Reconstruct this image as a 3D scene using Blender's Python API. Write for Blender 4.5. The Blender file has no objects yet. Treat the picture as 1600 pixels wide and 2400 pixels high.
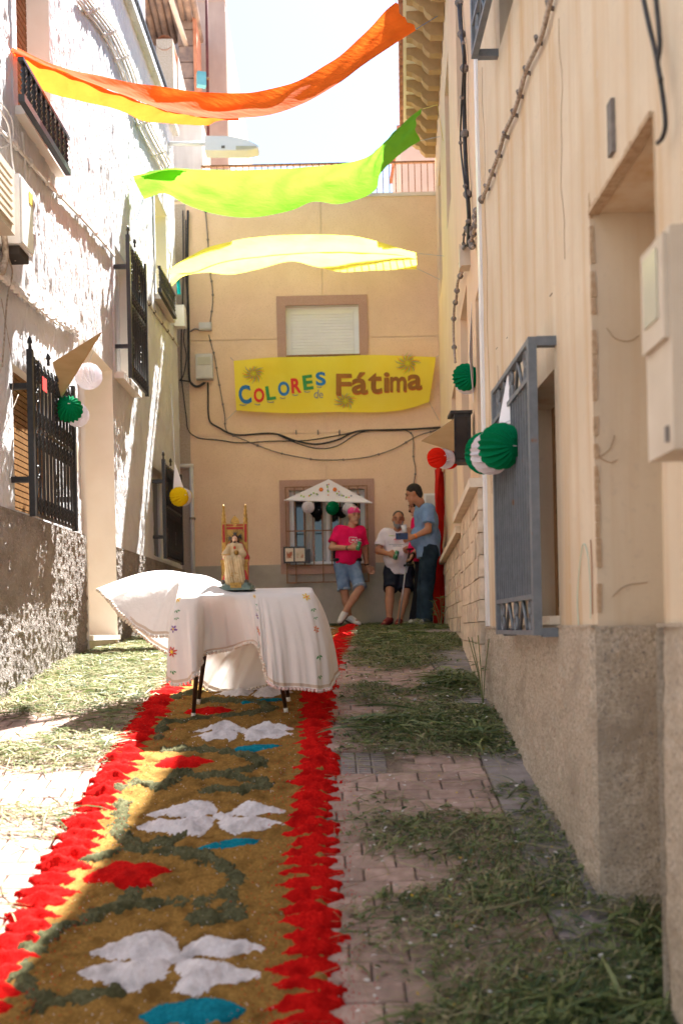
import bpy, math, random
import numpy as np
from mathutils import Vector, Matrix

random.seed(7)
RNG = np.random.default_rng(11)
S = bpy.context.scene
COL = S.collection

# ------------------------------------------------------------------ camera, light, exposure
LENS_PX, PPX, PPY, EYE = 2333.0, 775.0, 1475.0, 1.8      # in pixels of the 1600 x 2400 photograph
ROLL = math.radians(1.2)
cam = bpy.data.cameras.new('camera')
cam.sensor_fit = 'VERTICAL'; cam.sensor_height = 36.0; cam.sensor_width = 24.0
cam.lens = LENS_PX / 2400 * 36
cam.shift_x = (800 - PPX) / 2400; cam.shift_y = (PPY - 1200) / 2400
cam.clip_start = 0.05; cam.clip_end = 500
cam.dof.use_dof = True; cam.dof.focus_distance = 7.6; cam.dof.aperture_fstop = 2.0
cam_o = bpy.data.objects.new('camera', cam); COL.objects.link(cam_o)
cam_o.location = (0, 0, EYE)
cam_o.matrix_world = Matrix.Translation((0, 0, EYE)) @ Matrix.Rotation(math.pi / 2, 4, 'X') @ Matrix.Rotation(-ROLL, 4, 'Z')
S.camera = cam_o

SUN = Vector((0.21, 0.55, 1.0)).normalized()
world = bpy.data.worlds.new('World'); S.world = world; world.use_nodes = True
wn = world.node_tree.nodes; wl = world.node_tree.links
for n in list(wn): wn.remove(n)
sky = wn.new('ShaderNodeTexSky'); sky.sky_type = 'NISHITA'; sky.sun_disc = False
sky.sun_elevation = math.asin(SUN.z); sky.sun_rotation = math.atan2(SUN.x, SUN.y)
sky.air_density = 1.0; sky.dust_density = 0.6; sky.ozone_density = 1.0
bgn = wn.new('ShaderNodeBackground'); bgn.inputs['Strength'].default_value = 0.05
wout = wn.new('ShaderNodeOutputWorld')
wl.new(sky.outputs[0], bgn.inputs[0]); wl.new(bgn.outputs[0], wout.inputs[0])
sun = bpy.data.lights.new('sun', 'SUN'); sun.energy = 4.4; sun.angle = math.radians(0.53); sun.color = (1.0, 0.975, 0.94)
sun_o = bpy.data.objects.new('sun', sun); COL.objects.link(sun_o)
sun_o.rotation_euler = (-SUN).to_track_quat('-Z', 'Y').to_euler(); sun_o.location = (3, 8, 20)
S.view_settings.view_transform = 'Standard'; S.view_settings.look = 'None'
S.view_settings.exposure = 2.85; S.view_settings.gamma = 1.0; S.view_settings.use_curve_mapping = False
S.render.engine = 'CYCLES'
S.cycles.use_denoising = True
S.cycles.max_bounces = 10; S.cycles.diffuse_bounces = 6; S.cycles.glossy_bounces = 3; S.cycles.transmission_bounces = 6
S.cycles.sample_clamp_indirect = 8.0

# ------------------------------------------------------------------ calibration helpers (photo pixel -> place)
CR, SR = math.cos(ROLL), math.sin(ROLL)
def ray(px, py):
    u = (px - PPX) / LENS_PX; v = (PPY - py) / LENS_PX
    return u * CR + v * SR, -u * SR + v * CR
def at(px, py, Y):
    a, b = ray(px, py); return Vector((a * Y, Y, EYE + b * Y))
GPT = np.array([(-6, -1.485), (-3, -.79), (0, -.095), (5.6, 1.204), (6.6, 1.385), (8.1, 1.585), (9.8, 1.69), (11.6, 1.78), (14.2, 1.83), (60, 1.9)])
def gz(y): return np.interp(y, GPT[:, 0], GPT[:, 1])
def bend(y): return np.interp(y, [0, 6.4, 7.5, 9, 11, 14], [0, 0, .06, .16, .27, .42])

# ------------------------------------------------------------------ noise
def _hash(ix, iy, iz, seed):
    h = (ix.astype(np.int64) * 374761393 + iy.astype(np.int64) * 668265263 + iz.astype(np.int64) * 2147483647 + seed * 1274126177) & 0xffffffff
    h = ((h ^ (h >> 13)) * 1274126177) & 0xffffffff
    return ((h ^ (h >> 16)) & 0xffff) / 65535.0
def vnoise(x, y, z=0.0, seed=0):
    x, y, z = np.broadcast_arrays(np.asarray(x, float), np.asarray(y, float), np.asarray(z, float))
    ix, iy, iz = np.floor(x), np.floor(y), np.floor(z)
    fx, fy, fz = x - ix, y - iy, z - iz
    fx, fy, fz = [t * t * (3 - 2 * t) for t in (fx, fy, fz)]
    r = 0
    for dx in (0, 1):
        for dy in (0, 1):
            for dz in (0, 1):
                w = (fx if dx else 1 - fx) * (fy if dy else 1 - fy) * (fz if dz else 1 - fz)
                r = r + w * _hash(ix + dx, iy + dy, iz + dz, seed)
    return r * 2 - 1
def fbm(x, y, z=0.0, o=4, seed=0):
    r, a, s = 0, .5, 1.0
    for i in range(o):
        r = r + a * vnoise(np.asarray(x) * s, np.asarray(y) * s, np.asarray(z) * s, seed + i * 17); a *= .5; s *= 2.03
    return r
def smooth(e0, e1, x):
    t = np.clip((x - e0) / (e1 - e0), 0, 1); return t * t * (3 - 2 * t)

# ------------------------------------------------------------------ materials
MATS = {}
def lin(r, g, b):
    f = lambda c: ((c / 255 + .055) / 1.055) ** 2.4 if c > 10 else c / 255 / 12.92
    return (f(r), f(g), f(b))
def M(name, c1, c2=None, rough=.85, scale=6.0, bump=0.0, bscale=60.0, bdist=.01, stretch=(1, 1, 1), bstretch=None, spec=.25,
      metal=0.0, stain=None, sscale=2.0, sstretch=(1, 1, 1), samt=(.5, .7), rnd=0.0, speck=None, kscale=150.0, kamt=(.55, .65), detail=6.0, translucent=0.0, ramp=(.35, .65), voro=False, sheer=0.0):
    m = bpy.data.materials.new(name); m.use_nodes = True; N = m.node_tree.nodes; L = m.node_tree.links
    b = N['Principled BSDF']
    b.inputs['Roughness'].default_value = rough; b.inputs['Metallic'].default_value = metal
    b.inputs['Specular IOR Level'].default_value = spec
    tc = N.new('ShaderNodeTexCoord')
    def noise(sc, st, det=6.0, rg=.55):
        mp = N.new('ShaderNodeMapping'); mp.inputs['Scale'].default_value = st
        L.new(tc.outputs['Object'], mp.inputs[0])
        t = N.new('ShaderNodeTexNoise'); t.inputs['Scale'].default_value = sc; t.inputs['Detail'].default_value = det; t.inputs['Roughness'].default_value = rg
        L.new(mp.outputs[0], t.inputs['Vector']); return t.outputs['Fac']
    def ramp_(fac, p0, p1, ca, cb):
        r = N.new('ShaderNodeValToRGB'); r.color_ramp.elements[0].position = p0; r.color_ramp.elements[1].position = p1
        r.color_ramp.elements[0].color = (*ca, 1); r.color_ramp.elements[1].color = (*cb, 1); L.new(fac, r.inputs[0]); return r.outputs[0]
    def mix(fac, a, bb):
        x = N.new('ShaderNodeMix'); x.data_type = 'RGBA'
        if hasattr(fac, 'node'): L.new(fac, x.inputs['Factor'])
        else: x.inputs['Factor'].default_value = fac
        L.new(a, x.inputs['A'])
        if isinstance(bb, tuple): x.inputs['B'].default_value = (*bb, 1)
        else: L.new(bb, x.inputs['B'])
        return x.outputs['Result']
    if c2 is None: c2 = tuple(min(1, c * 1.12) for c in c1); c1 = tuple(c * .88 for c in c1)
    col = ramp_(noise(scale, stretch, detail), ramp[0], ramp[1], c1, c2)
    if stain: col = mix(ramp_(noise(sscale, sstretch, 5.0), samt[0], samt[1], (0, 0, 0), (1, 1, 1)), col, stain)
    if speck: col = mix(ramp_(noise(kscale, (1, 1, 1), 2.0), kamt[0], kamt[1], (0, 0, 0), (1, 1, 1)), col, speck)
    if rnd:
        oi = N.new('ShaderNodeObjectInfo'); hs = N.new('ShaderNodeHueSaturation')
        mr = N.new('ShaderNodeMapRange'); mr.inputs[3].default_value = 1 - rnd; mr.inputs[4].default_value = 1 + rnd
        L.new(oi.outputs['Random'], mr.inputs[0]); L.new(mr.outputs[0], hs.inputs['Value']); L.new(col, hs.inputs['Color']); col = hs.outputs[0]
    L.new(col, b.inputs['Base Color'])
    nrm = None
    if bump:
        bp = N.new('ShaderNodeBump'); bp.inputs['Strength'].default_value = bump; bp.inputs['Distance'].default_value = bdist
        if voro:
            v = N.new('ShaderNodeTexVoronoi'); v.inputs['Scale'].default_value = bscale
            L.new(tc.outputs['Object'], v.inputs['Vector']); hsrc = v.outputs['Distance']; bp.invert = True
        else: hsrc = noise(bscale, bstretch or (1, 1, 1), 4.0)
        L.new(hsrc, bp.inputs['Height']); L.new(bp.outputs[0], b.inputs['Normal']); nrm = bp.outputs[0]
    if translucent:
        out = [n for n in N if n.type == 'OUTPUT_MATERIAL'][0]
        tr = N.new('ShaderNodeBsdfTranslucent'); L.new(col, tr.inputs['Color'])
        if nrm: L.new(nrm, tr.inputs['Normal'])
        ms = N.new('ShaderNodeMixShader'); ms.inputs[0].default_value = translucent
        L.new(b.outputs[0], ms.inputs[1]); L.new(tr.outputs[0], ms.inputs[2]); last = ms.outputs[0]
        if sheer:
            tp = N.new('ShaderNodeBsdfTransparent'); L.new(col, tp.inputs['Color'])
            m2 = N.new('ShaderNodeMixShader'); m2.inputs[0].default_value = sheer
            L.new(last, m2.inputs[1]); L.new(tp.outputs[0], m2.inputs[2]); last = m2.outputs[0]
        L.new(last, out.inputs[0])
    MATS[name] = m
    return m
def glass(name, tint, rough=.05):
    m = bpy.data.materials.new(name); m.use_nodes = True; b = m.node_tree.nodes['Principled BSDF']
    b.inputs['Base Color'].default_value = (*tint, 1); b.inputs['Roughness'].default_value = rough; b.inputs['Specular IOR Level'].default_value = .6
    return m

# ------------------------------------------------------------------ mesh building
class MB:
    def __init__(s): s.v = []; s.f = []
    def add(s, vs, fs):
        k = len(s.v); s.v.extend([tuple(p) for p in vs]); s.f.extend([tuple(i + k for i in f) for f in fs]); return s
    def hexa(s, p):            # 8 points: bottom ring 0-3, top ring 4-7
        return s.add(p, [(0, 3, 2, 1), (4, 5, 6, 7), (0, 1, 5, 4), (1, 2, 6, 5), (2, 3, 7, 6), (3, 0, 4, 7)])
    def box(s, c, d, rz=0.0):
        x, y, z = [q / 2 for q in d]; cs, sn = math.cos(rz), math.sin(rz)
        P = [(-x, -y, -z), (x, -y, -z), (x, y, -z), (-x, y, -z), (-x, -y, z), (x, -y, z), (x, y, z), (-x, y, z)]
        return s.hexa([(c[0] + a * cs - b * sn, c[1] + a * sn + b * cs, c[2] + e) for a, b, e in P])
    def quad(s, a, b, c, d): return s.add([a, b, c, d], [(0, 1, 2, 3)])
    def poly(s, pts, off):     # extruded polygon
        n = len(pts); o = Vector(off); a = [Vector(p) for p in pts]
        return s.add(a + [p + o for p in a], [tuple(range(n - 1, -1, -1)), tuple(range(n, 2 * n))] + [(i, (i + 1) % n, (i + 1) % n + n, i + n) for i in range(n)])
    def tube(s, pts, r, n=8, caps=True):
        pts = [Vector(p) for p in pts]; m = len(pts)
        rr = r if hasattr(r, '__len__') else [r] * m
        k = len(s.v); up = Vector((0, 0, 1)); u = None
        for i, p in enumerate(pts):
            t = (pts[min(i + 1, m - 1)] - pts[max(i - 1, 0)])
            t = t.normalized() if t.length > 1e-9 else Vector((0, 0, 1))
            if u is None: u = t.cross(up if abs(t.z) < .9 else Vector((1, 0, 0))).normalized()
            else:
                u = (u - t * u.dot(t)); u = u.normalized() if u.length > 1e-6 else t.orthogonal().normalized()
            w = t.cross(u)
            for j in range(n):
                an = 2 * math.pi * j / n; s.v.append(tuple(p + (u * math.cos(an) + w * math.sin(an)) * rr[i]))
        for i in range(m - 1):
            for j in range(n):
                s.f.append((k + i * n + j, k + i * n + (j + 1) % n, k + (i + 1) * n + (j + 1) % n, k + (i + 1) * n + j))
        if caps:
            s.f.append(tuple(k + j for j in range(n - 1, -1, -1))); s.f.append(tuple(k + (m - 1) * n + j for j in range(n)))
        return s
    def lathe(s, c, prof, n=12, axis=(0, 0, 1)):
        ax = Vector(axis).normalized()
        return s.tube([Vector(c) + ax * z for z, r in prof], [max(r, 1e-4) for z, r in prof], n)
    def ball(s, c, r, n=10, m=7, sq=(1, 1, 1)):
        k = len(s.v); c = Vector(c)
        for i in range(m + 1):
            th = math.pi * i / m
            for j in range(n):
                ph = 2 * math.pi * j / n
                s.v.append((c.x + r * sq[0] * math.sin(th) * math.cos(ph), c.y + r * sq[1] * math.sin(th) * math.sin(ph), c.z + r * sq[2] * math.cos(th)))
        for i in range(m):
            for j in range(n):
                s.f.append((k + i * n + j, k + (i + 1) * n + j, k + (i + 1) * n + (j + 1) % n, k + i * n + (j + 1) % n))
        return s
    def mesh(s, name, mat, smooth_=False):
        me = bpy.data.meshes.new(name); me.from_pydata(s.v, [], s.f); me.update()
        if mat: me.materials.append(mat)
        if smooth_: me.polygons.foreach_set('use_smooth', [True] * len(me.polygons))
        return me
    def build(s, name, mat, parent=None, smooth_=False): return link(name, s.mesh(name, mat, smooth_), parent)
def link(name, me, parent=None):
    o = bpy.data.objects.new(name, me); COL.objects.link(o)
    if parent is not None: attach(o, parent)
    return o
def wloc(p):
    v = Vector((0, 0, 0))
    while p is not None: v += p.location; p = p.parent if p.get('_e') is None and p.type == 'EMPTY' and p.parent else None
    return v
def attach(o, parent):
    o.parent = parent
    if parent.type == 'EMPTY': o.matrix_parent_inverse = Matrix.Translation(-parent.location)
def npmesh(name, V, F, mat, parent=None, smooth_=True, mi=None, mats=None):
    me = bpy.data.meshes.new(name)
    V = np.ascontiguousarray(V, np.float32); F = np.ascontiguousarray(F, np.int32); n = F.shape[1]
    me.vertices.add(len(V)); me.vertices.foreach_set('co', V.ravel())
    me.loops.add(F.size); me.loops.foreach_set('vertex_index', F.ravel())
    me.polygons.add(len(F)); me.polygons.foreach_set('loop_start', np.arange(0, F.size, n, dtype=np.int32))
    try: me.polygons.foreach_set('loop_total', np.full(len(F), n, np.int32))
    except Exception: pass
    for m_ in (mats or [mat]): me.materials.append(m_)
    if mi is not None: me.polygons.foreach_set('material_index', np.asarray(mi, np.int32))
    me.polygons.foreach_set('use_smooth', np.full(len(F), smooth_, bool))
    me.update(calc_edges=True); me.validate()
    return link(name, me, parent)
def tag(o, label=None, cat=None, group=None, kind=None):
    if label: o['label'] = label
    if cat: o['category'] = cat
    if group: o['group'] = group
    if kind: o['kind'] = kind
    return o
def thing(name, label, cat, loc, group=None):
    e = bpy.data.objects.new(name, None); e.empty_display_size = .1; COL.objects.link(e); e.location = loc
    return tag(e, label, cat, group)
def catmull(pts, n=8):
    P = [Vector(p) for p in pts]; P = [P[0] * 2 - P[1]] + P + [P[-1] * 2 - P[-2]]; out = []
    for i in range(1, len(P) - 2):
        a, b, c, d = P[i - 1:i + 3]
        for k in range(n):
            t = k / n
            out.append(.5 * ((2 * b) + (c - a) * t + (2 * a - 5 * b + 4 * c - d) * t * t + (3 * b - a - 3 * c + d) * t ** 3))
    out.append(P[-2]); return out

# ------------------------------------------------------------------ walls: a wall is a line x = x0 + k*y (or y = const), pieces are given by s (along), z, off (out of the wall)
class Wall:
    def __init__(s, O, D, N_): s.O = Vector((*O, 0)); s.D = Vector((*D, 0)); s.N = Vector((*N_, 0)).normalized()
    def p(s, a, z, off=0.0):
        q = s.O + s.D * a + s.N * off; return Vector((q.x, q.y, z))
    def box(s, mb, s0, s1, z0, z1, o0, o1):
        return mb.hexa([s.p(s0, z0, o0), s.p(s1, z0, o0), s.p(s1, z0, o1), s.p(s0, z0, o1), s.p(s0, z1, o0), s.p(s1, z1, o0), s.p(s1, z1, o1), s.p(s0, z1, o1)])
    def at(s, px, py, off=0.0):
        a, b = ray(px, py); o = s.O + s.N * off
        t = (o.dot(s.N)) / (Vector((a, 1, 0)).dot(s.N)); return Vector((a * t, t, EYE + b * t))
    def sheet(s, name, s0, s1, z0, z1, mat, parent, holes=(), rs=.05, rz=.05, disp=None, off=0.0, smooth_=True):
        def axis(a, b, r, cuts):
            k = sorted(set([a, b] + [c for c in cuts if a < c < b])); o = []
            for u, v in zip(k, k[1:]):
                n = max(1, int(round((v - u) / r))); o += list(np.linspace(u, v, n + 1)[:-1])
            return np.array(o + [b])
        A = axis(s0, s1, rs, [h[i] for h in holes for i in (0, 1)]); Z = axis(z0, z1, rz, [h[i] for h in holes for i in (2, 3)])
        AA, ZZ = np.meshgrid(A, Z, indexing='ij'); d = np.full(AA.shape, float(off))
        if disp is not None:
            dd = disp(AA, ZZ)
            for h in holes:
                dist = np.maximum(np.maximum(h[0] - AA, AA - h[1]), np.maximum(h[2] - ZZ, ZZ - h[3])); dd = dd * smooth(0, .05, dist)
            d = d + dd
        V = np.stack([s.O.x + s.D.x * AA + s.N.x * d, s.O.y + s.D.y * AA + s.N.y * d, ZZ], -1).reshape(-1, 3)
        nA, nZ = len(A), len(Z)
        I, J = np.meshgrid(np.arange(nA - 1), np.arange(nZ - 1), indexing='ij')
        ca = (A[:-1] + A[1:]) / 2; cz = (Z[:-1] + Z[1:]) / 2; CA, CZ = np.meshgrid(ca, cz, indexing='ij')
        keep = np.ones(CA.shape, bool)
        for h in holes: keep &= ~((CA > h[0]) & (CA < h[1]) & (CZ > h[2]) & (CZ < h[3]))
        I, J = I[keep], J[keep]
        F = np.stack([I * nZ + J, (I + 1) * nZ + J, (I + 1) * nZ + J + 1, I * nZ + J + 1], -1)
        nv = s.D.cross(Vector((0, 0, 1)))
        if nv.dot(s.N) < 0: F = F[:, ::-1]
        return npmesh(name, V, F, mat, parent, smooth_)
    def recess(s, name, h, depth, mat, parent, front=0.0):
        a0, a1, z0, z1 = h; m = MB(); p = s.p
        m.quad(p(a0, z0, front), p(a0, z1, front), p(a0, z1, -depth), p(a0, z0, -depth)); m.quad(p(a1, z0, front), p(a1, z0, -depth), p(a1, z1, -depth), p(a1, z1, front))
        m.quad(p(a0, z1, front), p(a1, z1, front), p(a1, z1, -depth), p(a0, z1, -depth)); m.quad(p(a0, z0, front), p(a0, z0, -depth), p(a1, z0, -depth), p(a1, z0, front))
        return m.build(name, mat, parent)
LW = Wall((-2.351, 0), (.0218, 1), (1, -.0218))
RW = Wall((1.0, 0), (0, 1), (-1, 0))
FW = Wall((.559, 0), (.0747, 1), (-1, .0747))
BW = Wall((0, 14.2), (1, 0), (0, -1))
def sval(w, v): return v.x if w is BW else v.y
# ------------------------------------------------------------------ materials of the place
m_white = M('white_plaster', (.60, .60, .61), (.70, .70, .71), scale=3, bump=1.0, bscale=34, bdist=.03, bstretch=(1, 1, .35), stain=(.62, .6, .58), sscale=1.3, samt=(.6, .85))
m_reveal = M('cream_reveal', (.76, .70, .61), (.82, .77, .69), scale=2.5, bump=.1, bscale=30)
m_dado = M('grey_roughcast', (.22, .19, .168), (.31, .275, .245), scale=5, bump=1.0, bscale=60, bdist=.02, speck=(.36, .33, .3), kscale=60, kamt=(.56, .7), stain=(.33, .31, .29), sscale=2.2, samt=(.55, .75))
m_beige = M('beige_stucco', (.76, .54, .36), (.81, .595, .41), scale=3, bump=.25, bscale=140, bdist=.004, speck=(.6, .41, .25), kscale=130, kamt=(.58, .68), stain=(.68, .50, .34), sscale=.9, sstretch=(1, 1, .4), samt=(.55, .85))
m_pebble = M('pebble_dash', (.42, .33, .24), (.58, .48, .38), scale=60, bump=.8, bscale=110, bdist=.01, voro=True)
m_cement = M('stained_cement', (.33, .295, .235), (.47, .425, .35), scale=2.2, bump=.25, bscale=40, stain=(.48, .42, .33), sscale=1.6, samt=(.5, .75), detail=9)
m_granite = M('red_granite', (.38, .22, .165), (.5, .32, .25), scale=120, bump=.2, bscale=150, speck=(.58, .44, .36), kscale=170, kamt=(.58, .68))
m_rwall = M('stained_plaster', (.62, .505, .36), (.69, .58, .43), scale=2, bump=.28, bscale=26, bdist=.006, stain=(.55, .37, .2), sscale=6.0, sstretch=(1, 1, .05), samt=(.46, .72), speck=(.6, .5, .38), kscale=24, kamt=(.58, .8))
m_rdado = M('pebbled_dado', (.39, .325, .245), (.57, .49, .385), scale=70, bump=.7, bscale=95, bdist=.012, stain=(.34, .28, .21), sscale=4, samt=(.5, .75), speck=(.27, .235, .2), kscale=75, kamt=(.58, .7))
m_fwall = M('peach_plaster', (.74, .54, .36), (.79, .60, .41), scale=2, bump=.15, bscale=40, stain=(.7, .54, .4), sscale=4, sstretch=(1, 1, .12), samt=(.5, .8))
m_stone = M('stone_veneer', (.56, .44, .31), (.72, .6, .46), scale=14, bump=.7, bscale=22, bdist=.02, rnd=.14)
m_ledge = M('stone_ledge', (.64, .53, .4), (.74, .64, .5), scale=8, bump=.3, bscale=40)
m_joint = M('mortar', (.3, .25, .2), (.4, .34, .28), scale=20)
m_groove = M('plaster_groove', (.8, .61, .42), (.84, .66, .47), scale=10)
m_iron = M('black_iron', (.012, .012, .013), (.022, .021, .021), rough=.45, spec=.5, scale=40)
m_blueiron = M('blue_grey_iron', (.13, .15, .17), (.18, .2, .22), rough=.5, spec=.4, scale=20, stain=(.2, .09, .04), sscale=14, samt=(.66, .74))
m_rustiron = M('brown_iron', (.2, .1, .045), (.3, .16, .08), rough=.6, scale=30)
m_shutter = M('white_shutter', (.76, .76, .76), (.82, .82, .82), rough=.5, scale=3)
m_pane = glass('dark_pane', (.02, .022, .025))
m_slat = M('wood_slat', (.2, .095, .03), (.3, .155, .055), rough=.55, scale=30)
m_door = M('painted_door', (.7, .6, .48), (.78, .68, .56), scale=1.5, rough=.5)
m_paver = M('terracotta_paver', (.29, .195, .155), (.41, .29, .24), scale=18, bump=.3, bscale=90, bdist=.004, rnd=.16, stain=(.24, .17, .14), sscale=4, samt=(.55, .75))
m_slab = M('grey_slab', (.22, .185, .17), (.30, .26, .245), scale=12, bump=.25, bscale=80, rnd=.1)
m_dirt = M('sand_joint', (.14, .10, .075), (.24, .175, .13), scale=30, bump=.5, bscale=80)
m_tile = M('roof_tile', (.30, .115, .06), (.44, .2, .11), scale=12, bump=.3, bscale=50, rnd=.2)
m_corbel = M('painted_corbel', (.36, .24, .11), (.44, .3, .15), scale=8)
m_cream = M('cream_soffit', (.78, .71, .55), (.83, .77, .62), scale=4)
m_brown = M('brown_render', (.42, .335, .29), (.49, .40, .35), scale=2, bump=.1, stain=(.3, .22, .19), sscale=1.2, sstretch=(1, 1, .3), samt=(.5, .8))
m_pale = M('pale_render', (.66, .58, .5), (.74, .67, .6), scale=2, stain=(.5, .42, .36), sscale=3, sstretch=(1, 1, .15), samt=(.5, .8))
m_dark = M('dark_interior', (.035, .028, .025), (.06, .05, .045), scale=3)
m_rubble = M('rubble_stone', (.2, .16, .15), (.4, .3, .24), scale=5, bump=.6, bscale=9)
m_brick = M('hollow_brick', (.5, .2, .11), (.6, .28, .17), scale=8)
m_cable = M('black_cable', (.03, .028, .028), (.055, .052, .05), rough=.5, scale=20)
m_gcable = M('grey_cable', (.15, .135, .12), (.24, .21, .19), rough=.7, scale=20)
m_wcable = M('painted_cable', (.66, .62, .57), (.76, .73, .69), scale=20)
m_tcable = M('paint_flaked_cable', (.24, .19, .15), (.5, .42, .34), scale=40, rough=.8)
m_box = M('grey_plastic_box', (.56, .54, .5), (.64, .62, .58), rough=.5, scale=6)
m_cbox = M('cream_plastic_box', (.55, .47, .37), (.64, .56, .45), rough=.55, scale=4, stain=(.42, .33, .24), sscale=3, samt=(.55, .8))
m_whitep = M('white_paint', (.76, .76, .75), (.82, .82, .81), rough=.45, scale=5)

# ------------------------------------------------------------------ street: one sheet to the horizon, pavers on it
def street_sheet():
    ys = np.concatenate([np.linspace(-30, -6, 8)[:-1], np.arange(-6, 16, .25), np.linspace(16, 120, 12)]); xs = np.concatenate([np.linspace(-60, -4, 6)[:-1], np.linspace(-4, 4, 17), np.linspace(4, 60, 6)[1:]])
    Xg, Yg = np.meshgrid(xs, ys, indexing='ij'); Z = gz(Yg) - .014
    V = np.stack([Xg, Yg, Z], -1).reshape(-1, 3); n = len(ys)
    I, J = np.meshgrid(np.arange(len(xs) - 1), np.arange(n - 1), indexing='ij')
    F = np.stack([I * n + J, (I + 1) * n + J, (I + 1) * n + J + 1, I * n + J + 1], -1).reshape(-1, 4)
    return npmesh('street', V, F, m_dirt)
street = tag(street_sheet(), kind='structure')
def paver_pts(x0, x1, y0, y1, g=.004, top=.0, jit=0.0):
    x0 += g; x1 -= g; y0 += g; y1 -= g; c = .005
    t = [random.uniform(-jit, jit) for _ in range(4)]
    za, zb = float(gz(y0)), float(gz(y1))
    bot = [(x0, y0, za - .03), (x1, y0, za - .03), (x1, y1, zb - .03), (x0, y1, zb - .03)]
    mid = [(x0, y0, za - c + top + t[0]), (x1, y0, za - c + top + t[1]), (x1, y1, zb - c + top + t[2]), (x0, y1, zb - c + top + t[3])]
    up = [(x0 + c, y0 + c, za + top + t[0]), (x1 - c, y0 + c, za + top + t[1]), (x1 - c, y1 - c, zb + top + t[2]), (x0 + c, y1 - c, zb + top + t[3])]
    f = [(8, 9, 10, 11)]
    for i in range(4):
        j = (i + 1) % 4; f += [(i, j, j + 4, i + 4), (i + 4, j + 4, j + 8, i + 8)]
    return bot + mid + up, f
cells = []
PL, PD = .205, .112
for r in range(int((14.2 - 2.0) / PD)):
    y0 = 2.0 + r * PD; off = (r % 2) * PL / 2 + (.03 if r % 3 == 0 else 0)
    x = -2.45 + off
    while x < .76:
        x1 = min(x + PL, .765)
        bx = float(bend(y0))
        if x1 - x > .03 and not (x > -1.12 + bx and x1 < -.08 + bx):
            if not (x1 > .03 and x < .27 and y0 > 4.98 and y0 < 5.32): cells.append((x, x1, y0, y0 + PD))
        x += PL
cells_a = sorted([c for c in cells if c[0] > -.25], key=lambda c: c[2]); cells_b = sorted([c for c in cells if c[0] <= -.25], key=lambda c: c[2])
near = cells_a[:200] + [c for c in cells_b if c[0] < -.9 and c[2] > 3.3][:90]; nearset = set(near)
for c in near:
    v, f = paver_pts(*c, jit=.002); MB().add(v, f).build('paver', m_paver, street)
rest = MB()
for c in cells:
    if c not in nearset:
        v, f = paver_pts(*c, jit=.002); rest.add(v, f)
tag(rest.build('far_pavers', m_paver, street), kind='stuff')
y = 1.8
while y < 6.4:                                        # grey slabs against the right-hand wall
    v, f = paver_pts(.768, .992, y, y + .30, top=.004, jit=.002); MB().add(v, f).build('edge_slab', m_slab, street); y += .30
y = 6.4
while y < 14.0:
    X1 = .559 + .0747 * (y + .15)
    v, f = paver_pts(.768, X1, y, y + .30, top=.003, jit=.002); MB().add(v, f).build('edge_slab', m_slab, street); y += .30
for i in range(2):                                    # small ribbed service tiles
    for j in range(3):
        x0, y0 = .035 + .08 * j, 4.99 + .165 * i
        v, f = paver_pts(x0, x0 + .08, y0, y0 + .16, g=.003); t = MB().add(v, f).build('ribbed_tile', m_slab, street)
        rb = MB()
        for k in range(5):
            yy = y0 + .025 + k * .027; z = float(gz(yy))
            rb.hexa([(x0 + .01, yy, z - .002), (x0 + .07, yy, z - .002), (x0 + .07, yy + .012, float(gz(yy + .012)) - .002), (x0 + .01, yy + .012, float(gz(yy + .012)) - .002),
                     (x0 + .01, yy, z + .005), (x0 + .07, yy, z + .005), (x0 + .07, yy + .012, float(gz(yy + .012)) + .005), (x0 + .01, yy + .012, float(gz(yy + .012)) + .005)])
        rb.build('rib', m_slab, t)

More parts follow.
